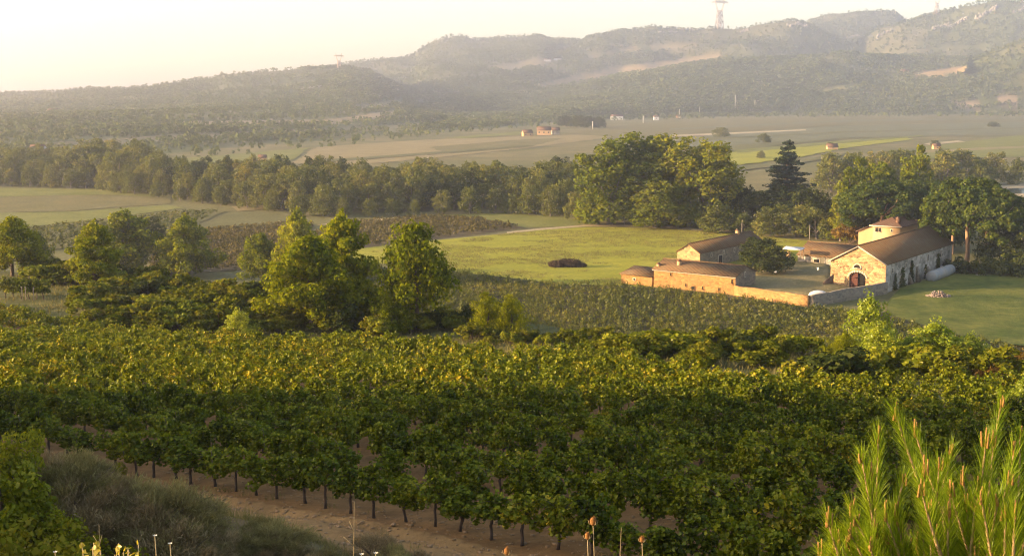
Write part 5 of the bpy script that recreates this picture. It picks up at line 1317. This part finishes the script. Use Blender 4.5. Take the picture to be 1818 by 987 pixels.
rg = np.random.default_rng(33); pts = []
for k in range(0, 34):
    for s in np.arange(-150, 120, 1.0):
        q = ROW0 + k * 2.75; so = s + rg.uniform(-.12, .12)
        x, y = ROW_R * so + ROW_N * (q + rg.normal(0, .06))
        vl = vine_limit(x, y)
        if y < 22 or y > vl: continue
        z = zat(x, y); px, py = project(x, y, z + 1.0)
        if px < -260 or px > 2250 or py > 1400: continue
        if rg.uniform() < .04: continue
        pts.append((k, so, x, y, z, -40 < px < 1860 and py < 1080))
pts.sort(key=lambda t: t[2] ** 2 + t[3] ** 2)
vis = [t for t in pts if t[5]]
near = [t[:5] for t in vis[:300]]; rest = [t[:5] for t in vis[300:]] + [t[:5] for t in pts if not t[5]]
print('vines', len(pts))
rows = defaultdict(list)
for t in near: rows[t[0]].append(t)
for k, L_ in rows.items():
    L_.sort(key=lambda t: t[1])
    for i, (_, so, x, y, z) in enumerate(L_):
        pr = VP[rg.integers(0, 9)]
        r = thing('grapevine', '%s grapevine, %s from the left end of the %s row above the track' % (pr[2], nth(i), nth(k)), 'grapevine', (x, y, z), ROT_ROW + rg.uniform(-.15, .15) + (math.pi if (rg.uniform() < .25 and not pr[3]) else 0), 'grapevines of the rows nearest the track', (rg.uniform(.85, 1.1), rg.uniform(.9, 1.15), rg.uniform(.74, 1.06) * (.86 if k == 0 and so > 6 else (.92 if k == 0 else 1))))
        link('trunk', pr[0], r); link('leaves', pr[1], r)

def scatter(base, pos, rots, scl):
    """copies of leaf arrays (V,Q variants) at pos, in one array"""
    Vo, Qo, off = [], [], 0
    for (p, a, s, b) in zip(pos, rots, scl, RNG.integers(0, len(base), len(pos))):
        V, Q = base[b]; c, sn = math.cos(a), math.sin(a)
        W = np.stack([V[:, 0] * c - V[:, 1] * sn, V[:, 0] * sn + V[:, 1] * c, V[:, 2]], 1) * s + p
        Vo.append(W); Qo.append(Q + off); off += len(V)
    return np.concatenate(Vo), np.concatenate(Qo)

parts_V, parts_Q, parts_m = [], [], []
def add_part(V, Q, m):
    off = sum(len(v) for v in parts_V); parts_V.append(V); parts_Q.append(Q + off); parts_m.append(np.full(len(Q), m))
# rest of the near vineyard, in three levels of leaf size
R3 = np.array([(t[2], t[3], t[4]) for t in rest]); dR = np.hypot(R3[:, 0], R3[:, 1])
for lo, hi, n, size in ((0, 55, 560, .122), (55, 75, 430, .13), (75, 200, 320, .145)):
    base = []
    for s in range(6):
        rng = np.random.default_rng(500 + s + n)
        sh_ = [(rng.uniform(-1, 1), rng.uniform(-.8, .5), rng.uniform(.4, 1.0), rng.uniform(.35, .8)) for _ in range(6)]
        V, Q, _ = vine_arrays(400 + s + n, n, size, sh_); base.append((V, Q))
    m = (dR >= lo) & (dR < hi); k = int(m.sum())
    if k: add_part(*scatter(base, R3[m], ROT_ROW + RNG.uniform(-.2, .2, k) + math.pi * RNG.integers(0, 2, k), RNG.uniform(.74, 1.12, k)), 0)
# the valley vineyards
def valley_vines(poly, ang, rowsp, sp, n, size, mat, H=1.5, jit=.25, skip=.08):
    c = np.array([gp(a, b)[:2] for a, b in poly]); lo = c.min(0) - 2; hi = c.max(0) + 2; ctr = (lo + hi) / 2; R_ = np.linalg.norm(hi - lo) / 2
    U, W = np.meshgrid(np.arange(-R_, R_, sp), np.arange(-R_, R_, rowsp)); U = U.ravel() + RNG.uniform(-jit, jit, U.size) * sp; W = W.ravel() + RNG.normal(0, .08, W.size)
    x = ctr[0] + U * math.cos(ang) - W * math.sin(ang); y = ctr[1] + U * math.sin(ang) + W * math.cos(ang)
    qx, qy = project(x, y, 0 * x); k = inpoly(qx, qy, poly) & (qx > -30) & (qx < 1850) & (RNG.uniform(0, 1, x.size) > skip)
    zz = terrain(x, y)
    k &= zz < 5
    x, y, zz = x[k], y[k], zz[k]; base = []
    for s in range(5):
        rng = np.random.default_rng(700 + s); cl = [(rng.uniform(-.45, .45), rng.normal(0, .12), rng.uniform(.5, H * .8), .3, .26, .3) for _ in range(7)]
        P, Nn = clump_points(cl, n, rng, (.6, 1.1), .7, .35); V, Q = cards(P, Nn, size * rng.uniform(.7, 1.3, n), 1.1, rng); base.append((V, Q))
    add_part(*scatter(base, np.stack([x, y, zz], 1), ang + 0 * x, RNG.uniform(.8, 1.2, x.size)), mat); return x.size
MIDV = [(655, 482), (830, 491), (985, 510), (1105, 512), (1200, 522), (1300, 534), (1440, 553), (1500, 556), (1700, 604), (1800, 622), (1790, 660), (1500, 690), (760, 640), (640, 560)]
print('mid vines', valley_vines(MIDV, -.55, 2.15, 1.05, 80, .18, 1))
print('brown vines', valley_vines([(535, 425), (610, 397), (700, 391), (770, 386), (850, 390), (925, 405), (760, 425), (600, 444)], .5, 2.3, 1.3, 16, .4, 2, 1.2))
print('left vines', valley_vines([(320, 415), (500, 398), (555, 400), (510, 455), (430, 480), (260, 490), (280, 440)], .5, 2.3, 1.2, 20, .36, 2, 1.2))
print('olive vines', valley_vines([(-40, 412), (60, 407), (320, 378), (390, 378), (300, 418), (-40, 465)], .1, 2.6, 1.4, 12, .45, 1, 1.2))
M['vine_brown'] = leaf_mat('browned_vine_leaves', [(0.05, (0.050, 0.045, 0.018)), (0.5, (0.095, 0.085, 0.030)), (1.0, (0.16, 0.13, 0.042))], .2, (1.3, 1.2, .5), 0, patch_scale=.08)
tag(link('vineyard_vines', make_mesh('vineyard_vines', np.concatenate(parts_V), [np.concatenate(parts_Q)], [M['vine'], M['vine_far'], M['vine_brown']], np.concatenate(parts_m))), kind='stuff')

# little vine row on the left terrace
for i, (px, py) in enumerate([(-4, 528), (10, 529), (24, 529), (38, 530), (52, 531), (65, 531), (78, 532)]):
    p = ground_at(px, py, 60); pr = VP[i % 9]
    r = thing('grapevine', 'vine of the short terrace row by the grass path, %s from the left' % ORD[i], 'grapevine', p, .1, 'vines of the short terrace row', 1.15); link('trunk', pr[0], r); link('leaves', pr[1], r)
for i, (px, py) in enumerate([(40, 534), (46, 533), (60, 534)]):
    p = ground_at(px, py, 60); b_ = MB(); b_.tube([(0, 0, -.1), (.02, 0, 1.3)], .035, 6); tag(b_.build('vine_stake', M['post'], None, False, p), 'pale stake under the short terrace row, %s from the left' % ORD[i], 'stake', 'stakes of the short terrace row')

# stones and clods on the track
rg = np.random.default_rng(44); mb = MB()
bm = bmesh.new(); bmesh.ops.create_icosphere(bm, subdivisions=1, radius=1); bv = np.array([v.co[:] for v in bm.verts]); bf = np.array([[v.index for v in f.verts] for f in bm.faces]); bm.free()
sv, sf, off = [], [], 0
for i in range(7000):
    s = rg.uniform(-34, 20); q = ROW0 + (rg.uniform(-4.2, 5) if i % 3 else rg.choice([-1.3, -1.7, -2.9, -3.3]) + rg.normal(0, .12)); x, y = ROW_R * s + ROW_N * q
    if y < 20: continue
    r_ = abs(rg.normal(.012, .022)) + .01
    V = bv * rg.uniform(.7, 1.3, (len(bv), 1)) * r_ * np.array([1.2, 1, .6]) + np.array([x, y, zat(x, y) + r_ * .2]); sv.append(V); sf.append(bf + off); off += len(V)
tag(link('track_gravel', make_mesh('track_gravel', np.concatenate(sv), [np.concatenate(sf)], [M['clod']])), kind='stuff')

# ------------------------------------------------------------------ scrub bank in front
TW = [twig_proto(s, .9, .9, 6500, 'scrub' if s % 2 else 'scrub_green', .006) for s in (601, 602, 603, 604)]
rg = np.random.default_rng(66); L_ = []
for k in range(110):
    t = rg.uniform(0, 1); px = 90 + 640 * t + rg.uniform(-40, 40); lo = np.interp(px, [60, 130, 300, 420, 560, 700, 760], [840, 850, 900, 925, 955, 985, 1000]); py = lo + 9 + rg.uniform(0, 1) ** .8 * 110
    p = ground_at(px, min(py, 1100), 8)
    L_.append((px, p, rg.uniform(.35, .75) * (1.25 if px < 330 else .8), rg.integers(0, 4)))
L_.sort(key=lambda t: t[0])
for k, (px, p, h, kd) in enumerate(L_):
    place(TW[kd], 'dry_scrub', '%s cushion on the bank below the track, %s from the left' % ('grey-green thyme' if (601, 602, 603, 604)[kd] % 2 == 0 else 'brown twiggy', nth(k)), 'scrub', p, h, None, 'scrub cushions on the bank', rg.uniform(1.0, 1.5), ('stem', 'foliage'))
LB = [shrub_proto(s, 2.4, 1.3, 4200, 'bush', .085, 1.5, .2, 34) for s in (611, 612)]
LB2 = shrub_proto(613, 1.6, 1.4, 4200, 'maquis', .075, 1.3, 0, 34)
FINE = shrub_proto(614, 2.6, 1.1, 3600, 'bush', .07, 1.6, .4, 30)
for px, py, ty, pr, lb in [(38, 905, 735, FINE, 'tall fine-leaved light shrub at the left end of the track'), (8, 985, 800, LB[0], 'bright leaved shrub cut by the left picture edge'), (80, 1010, 880, LB[1], 'dense green shrub at the lower left corner'), (20, 1080, 905, LB2, 'dark shrub below the bright one at lower left'), (120, 1060, 935, LB2, 'low dark green shrub in the bottom left'), (172, 915, 850, LB[1], 'small green shrub among the brown scrub'), (212, 850, 815, FINE, 'small pale green shoot before the first vines'), (-20, 930, 830, LB[1], 'green shrub behind the left edge shrub')]:
    p = ground_at(px, min(py, 1000), 9)
    if py > 1000: p = gp(px, py, p[2] - .1); p[2] = zat(p[0], p[1])
    place(pr, 'leafy_shrub', lb, 'shrub', p, px_height(p, ty), None, 'shrubs at the lower left', rg.uniform(.8, 1.0) if pr is FINE else 1.0, ('stem', 'foliage'))

# dry grass on terrace, lip and bank
def blades(regions, name, seed):
    rg = np.random.default_rng(seed); Vs = []
    for (x0, x1, y0, y1, n, h, wd, tm) in regions:
        for i in range(n):
            px, py = rg.uniform(x0, x1), rg.uniform(y0, y1)
            p = None
            Vs.append((px, py, h, wd, tm))
    out = []
    for px, py, h, wd, tm in Vs:
        d = ray(px, py); z0 = 12.5 if tm > 50 else 20
        out.append((px, py, h, wd))
    return out
def grass_patch(pts, per, spread, h, wd, rg):
    P = np.repeat(pts, per, 0) + np.concatenate([rg.normal(0, spread, (len(pts) * per, 2)), np.zeros((len(pts) * per, 1))], 1)
    P[:, 2] = terrain(P[:, 0], P[:, 1]); n = len(P)
    hh = h * rg.uniform(.5, 1.3, n); lean = rg.normal(0, .35, (n, 2)) * hh[:, None]
    B = unit(np.concatenate([rg.normal(size=(n, 2)), np.zeros((n, 1))], 1)) * wd
    tip = P + np.concatenate([lean, hh[:, None]], 1); mid = (P + tip) / 2; mid[:, :2] -= lean * .15
    V = np.stack([P - B, P + B, mid + B * .7, mid - B * .7, tip], 1).reshape(-1, 3); k = np.arange(n)[:, None] * 5
    return V, k + np.array([[0, 1, 2, 3]]), k + np.array([[3, 2, 4]])
rg = np.random.default_rng(88); GV, GQ, GT, off = [], [], [], 0
for n, x0, x1, y0, y1, per, spread, h, wd in ((260, -52, -5, 86, 132, 60, 1.2, .3, .03), (320, -5, 30, 58, 112, 60, 1.2, .4, .03), (130, -15, 3, 21, 30, 60, .5, .35, .006), (120, 8, 26, 24, 32, 30, .5, .3, .006)):
    X_ = rg.uniform(x0, x1, n); Y_ = rg.uniform(y0, y1, n)
    if y0 > 50: m = (Y_ < lipd(X_) + 6) & (Y_ > np.interp(CX + F * X_ / Y_, [-60, 0, 150, 280, 500, 900, 1100, 1300, 1700, 1850], [113, 109, 101, 93, 88, 80, 75, 64, 59, 58]))
    else: m = (X_ * ROW_N[0] + Y_ * ROW_N[1]) < ROW0 - 4
    p = np.stack([X_[m], Y_[m], 0 * X_[m]], 1)
    V, Q, T = grass_patch(p, per, spread, h, wd, rg); GV.append(V); GQ.append(Q + off); GT.append(T + off); off += len(V)
ss = rg.uniform(-34, 20, 900); qq_ = ROW0 + np.where(rg.uniform(0, 1, 900) < .55, rg.normal(-4.3, .35, 900), np.where(rg.uniform(0, 1, 900) < .5, rg.normal(-2.3, .2, 900), rg.uniform(-.6, 3, 900)))
XY = ROW_R[None] * ss[:, None] + ROW_N[None] * qq_[:, None]; XY = XY[(XY[:, 1] > 22) & (fbm(XY[:, 0], XY[:, 1], 2.5, 2, 191) > .45)]
V, Q, T = grass_patch(np.concatenate([XY, np.zeros((len(XY), 1))], 1), 26, .14, .16, .006, rg); GV.append(V); GQ.append(Q + off); GT.append(T + off); off += len(V)
for poly, n, h, wd in (([(640, 450), (920, 413), (1150, 404), (1300, 414), (1420, 430), (1300, 503), (1105, 508), (830, 484), (690, 466)], 5200, .22, .05), ([(1580, 548), (1640, 505), (1720, 482), (1840, 470), (1840, 630), (1760, 612)], 4200, .28, .05)):
    c_ = np.array([gp(a, b)[:2] for a, b in poly]); X_ = rg.uniform(c_[:, 0].min(), c_[:, 0].max(), n * 2); Y_ = rg.uniform(c_[:, 1].min(), c_[:, 1].max(), n * 2)
    qx, qy = project(X_, Y_, 0 * X_); m = inpoly(qx, qy, poly) & (fbm(X_, Y_, 9, 3, 171) > .42)
    V, Q, T = grass_patch(np.stack([X_[m], Y_[m], 0 * X_[m]], 1), 9, .5, h, wd, rg); GV.append(V); GQ.append(Q + off); GT.append(T + off); off += len(V)
tag(link('dry_grass', make_mesh('dry_grass', np.concatenate(GV), [np.concatenate(GQ), np.concatenate(GT)], [M['grass']])), kind='stuff')

# ------------------------------------------------------------------ the young pine close to the camera
D0 = 5.0
def at_depth(px, py, D):
    d = ray(px, py); return d * (D / d[1]) + np.array([0, 0, CAMZ])
base = np.array([1.95, D0, zat(1.95, D0)])
np_ = thing('close_pine', 'bright green young pine with brown shoot tips filling the lower right corner', 'pine', base)
rg = np.random.default_rng(99); stem = MB(); tips = []; NV, off = [], 0
shoots = [(1590, 735, 5.0, .5), (1778, 715, 5.2, .6), (1530, 812, 4.9, .42), (1560, 778, 5.1, .4), (1548, 840, 4.9, .3), (1625, 768, 5.1, .35), (1690, 800, 5.2, .4), (1668, 826, 4.9, .36), (1750, 785, 5.0, .45), (1765, 782, 5.1, .4),
          (1800, 800, 4.8, .4), (1812, 770, 5.2, .45), (1640, 835, 4.8, .34), (1605, 850, 4.9, .32), (1514, 905, 4.8, .25), (1470, 925, 4.7, .22), (1520, 925, 4.7, .22), (1710, 850, 4.8, .34), (1735, 865, 5.0, .34), (1790, 850, 4.7, .34)]
for i in range(64): shoots.append((rg.uniform(1560, 1860), rg.uniform(858, 985), rg.uniform(4.5, 5.4), rg.uniform(.2, .34)))
for i in range(14): shoots.append((rg.uniform(1450, 1560), rg.uniform(945, 1000), rg.uniform(4.5, 5.0), rg.uniform(.16, .24)))
heart = base + np.array([.05, 0, .25])
stem.tube([base - [0, 0, .2], base + [.02, 0, .4], at_depth(1680, 900, 5.0)], [.045, .035, .02], 7)
needles_V = []
for px, py, D, L in shoots:
    L *= 1.25
    tip = at_depth(px, py, D)
    if tip[2] < zat(tip[0], tip[1]) + .15: continue
    root = np.array([tip[0] * .60 + heart[0] * .40 + rg.normal(0, .04), tip[1] * .75 + heart[1] * .25, max(tip[2] - L * 1.3, zat(tip[0], tip[1]) + .1)])
    t = np.linspace(0, 1, 9)[:, None]
    root = root + np.array([rg.normal(-.05, .09), rg.normal(0, .05), 0]); C = root + (tip - root) * t; C[:, :2] = root[:2] + (tip - root)[:2] * (t ** .78)          # sweeps out, then up
    stem.tube(C, np.linspace(.010, .004, 9), 5, False)
    inner = np.array([C[0], (C[0] + heart) / 2 - [0, 0, .05], heart]); stem.tube(inner, [.010, .014, .02], 5, False)
    # bud cluster
    hb_ = rg.uniform(.02, .07)
    for a in range(3): 
        o2 = rg.normal(0, .008, 3) * (a > 0); tb_ = MB() if a == 0 else tips[-1]
        if a == 0: tips.append(tb_)
        tb_.tube([tip + o2 - [0, 0, .02], tip + o2 + [rg.normal(0, .004), 0, hb_ * (.7 if a else 1)]], [.006, .003], 5)
    n = int(360 * (L / .35)); u = rg.uniform(0.12, 1.0, n)
    seg = np.array([np.interp(u, t[:, 0], C[:, k]) for k in range(3)]).T
    ax = unit(C[-1] - C[-3]); ax = unit(np.array([np.interp(u, t[:, 0], np.gradient(C[:, k])) for k in range(3)]).T)
    ph = rg.uniform(0, 6.28, n); s1 = unit(np.cross(ax, np.array([0.3, 1, .1]))); s2 = np.cross(ax, s1)
    spread_ = (.34 + .55 * (1 - u))[:, None] * rg.uniform(.6, 1.25, (n, 1))
    dr = unit(ax + spread_ * (np.cos(ph)[:, None] * s1 + np.sin(ph)[:, None] * s2)); ln = (.125 * rg.uniform(.6, 1.2, n) * np.where(u > .93, .8, 1))[:, None]
    e = seg + dr * ln + np.array([0, 0, -.004]); md = seg + dr * ln * .55 + np.array([0, 0, .003])
    B = unit(np.cross(dr, rg.normal(size=(n, 3)))) * .00085
    needles_V.append(np.stack([seg - B, seg + B, md + B, md - B, e], 1).reshape(-1, 3) - base)
NV = np.concatenate(needles_V); k = np.arange(len(NV) // 5)[:, None] * 5
link('needles', make_mesh('needles', NV, [k + np.array([[0, 1, 2, 3]]), k + np.array([[3, 2, 4]])], [M['close_needles']]), np_)
for m_ in [stem] + tips: m_.v = [v - base for v in m_.v]
stem.build('trunk', M['bark_orange'], np_, True); [t_.build('shoot_tip', M['tip'], np_, True) for t_ in tips]

# teasels, cream flowers, yellow sprig and dry stalks just below the camera
def teasel(label, px, py, D, hs):
    c = at_depth(px, py, D); g = zat(c[0], c[1]); r = thing('dry_teasel', label, 'teasel', (c[0] + .03, c[1], g), 0, 'dry teasels by the camera')
    top = c - np.array([c[0] + .03, c[1], g]); m = MB(); m.tube([(0, 0, -.05), top * .5 + [.03, 0, 0], top - [0, 0, hs * .9]], [.003, .0022, .002], 6); m.build('stem', M['straw'], r)
    h = MB(); ys = np.linspace(-1, 1, 9); h.tube([top + np.array([0, 0, y * hs]) for y in ys], [max(.004, hs * .72 * math.sqrt(max(0, 1 - (y * .97) ** 2))) for y in ys], 12)
    rg = np.random.default_rng(int(px)); 
    d = unit(rg.normal(size=(160, 3))); P = top + d * hs * np.array([.72, .72, 1.0]); 
    V = np.stack([P + np.cross(d, [0, 0, 1]) * .0016, P - np.cross(d, [0, 0, 1]) * .0016, P + d * hs * .28 + [0, 0, .004]], 1).reshape(-1, 3); h.add(V, np.arange(480).reshape(-1, 3))
    h.build('seed_head', M['teasel'], r)
    b_ = MB()
    for a in range(6): b_.tube([top - [0, 0, hs * .95], top + [math.cos(a * 1.05) * hs * .9, math.sin(a * 1.05) * hs * .9, -hs * .5], top + [math.cos(a * 1.05) * hs * 1.15, math.sin(a * 1.05) * hs * 1.15, hs * .3]], [.002, .0016, .0008], 4)
    b_.build('bract', M['straw'], r)
teasel('tallest brown teasel head before the front vines', 1053, 925, 7.0, .026); teasel('small brown teasel left of the tallest', 1043, 951, 7.0, .022); teasel('small brown teasel on a bent stem right of the tallest', 1140, 957, 7.2, .021); teasel('round brown teasel head near the bottom middle', 900, 978, 6.6, .023)
def cream_flower(label, px, py, D):
    c = at_depth(px, py, D); g = zat(c[0], c[1]); r = thing('cream_flower', label, 'flower', (c[0], c[1], g), 0, 'cream flowers at the bottom edge'); top = np.array([0, 0, c[2] - g])
    m = MB(); m.tube([(0, 0, -.03), top * .6 + [.02, 0, 0], top], .002, 5); m.build('stem', M['straw'], r)
    f = MB()
    for a in range(7):
        t = a * .9; d = np.array([math.cos(t), math.sin(t), .7]); s_ = np.array([-math.sin(t), math.cos(t), 0])
        f.add([top, top + d * .006 + s_ * .004, top + d * .012, top + d * .006 - s_ * .004], [(0, 1, 2, 3)])
    f.build('petal', M['petal'], r)
for px, py, lb in ((642, 985, 'left cream flower of the pair at bottom middle'), (667, 983, 'right cream flower of the pair at bottom middle'), (275, 952, 'cream seed flower above the yellow sprig'), (302, 966, 'cream flower right of the yellow sprig'), (98, 981, 'cream flower at the bottom left')): cream_flower(lb, px, py, 5.5)
c = at_depth(190, 985, 5.0); g = zat(c[0], c[1]); ys_ = thing('yellow_sprig', 'yellow leaved sprig lit by the sun at the bottom edge', 'plant', (c[0], c[1], g))
rg = np.random.default_rng(123); m = MB(); LP, LN, LD = [], [], []
for a in range(16):
    tip = at_depth(150 + 90 * a / 15 + rg.normal(0, 5), rg.uniform(962, 985), rg.uniform(4.8, 5.2)) - np.array([c[0], c[1], g]); q = np.array([[0, 0, 0], tip * .6 + rg.normal(0, .02, 3), tip]); m.tube(q, [.004, .003, .002], 4)
    for t in np.linspace(.55, 1.0, 22): LP.append(q[0] + (tip) * t + rg.normal(0, .008, 3)); LN.append(rg.normal(0, .7, 3) + [0, -.5, .6]); LD.append(rg.normal(0, .6, 3) + [0, 0, .8])
m.build('stem', M['straw'], ys_)
V, Q = leaves(np.array(LP), np.array(LN), np.array(LD), .024, rg); V2 = V
link('leaves', make_mesh('sprig_leaves', V2, [Q], [M['yellow_leaf']]), ys_)
for i, (px, py, ty, D) in enumerate([(612, 975, 890, 7.5), (160, 960, 930, 8.0), (1085, 985, 935, 7.0)]):
    c = at_depth(px, ty, D); g = zat(c[0], c[1]); top = np.array([.06, 0, c[2] - g]); m = MB(); m.tube([(0, 0, -.03), top * .5 - [.03, 0, 0], top * .85, top], [.003, .0022, .0016, .001], 5)
    rg = np.random.default_rng(i)
    for t in rg.uniform(.5, .95, 6): m.tube([top * t, top * t + np.array([rg.normal(0, .05), rg.normal(0, .03), .07])], [.002, .001], 4)
    tag(m.build('dry_stalk', M['straw'], None, False, (c[0], c[1], g)), 'dry pale stalk on the near bank, %s from the left' % ORD[{612: 1, 160: 0, 1085: 2}[px]], 'stalk', 'dry stalks on the near bank')
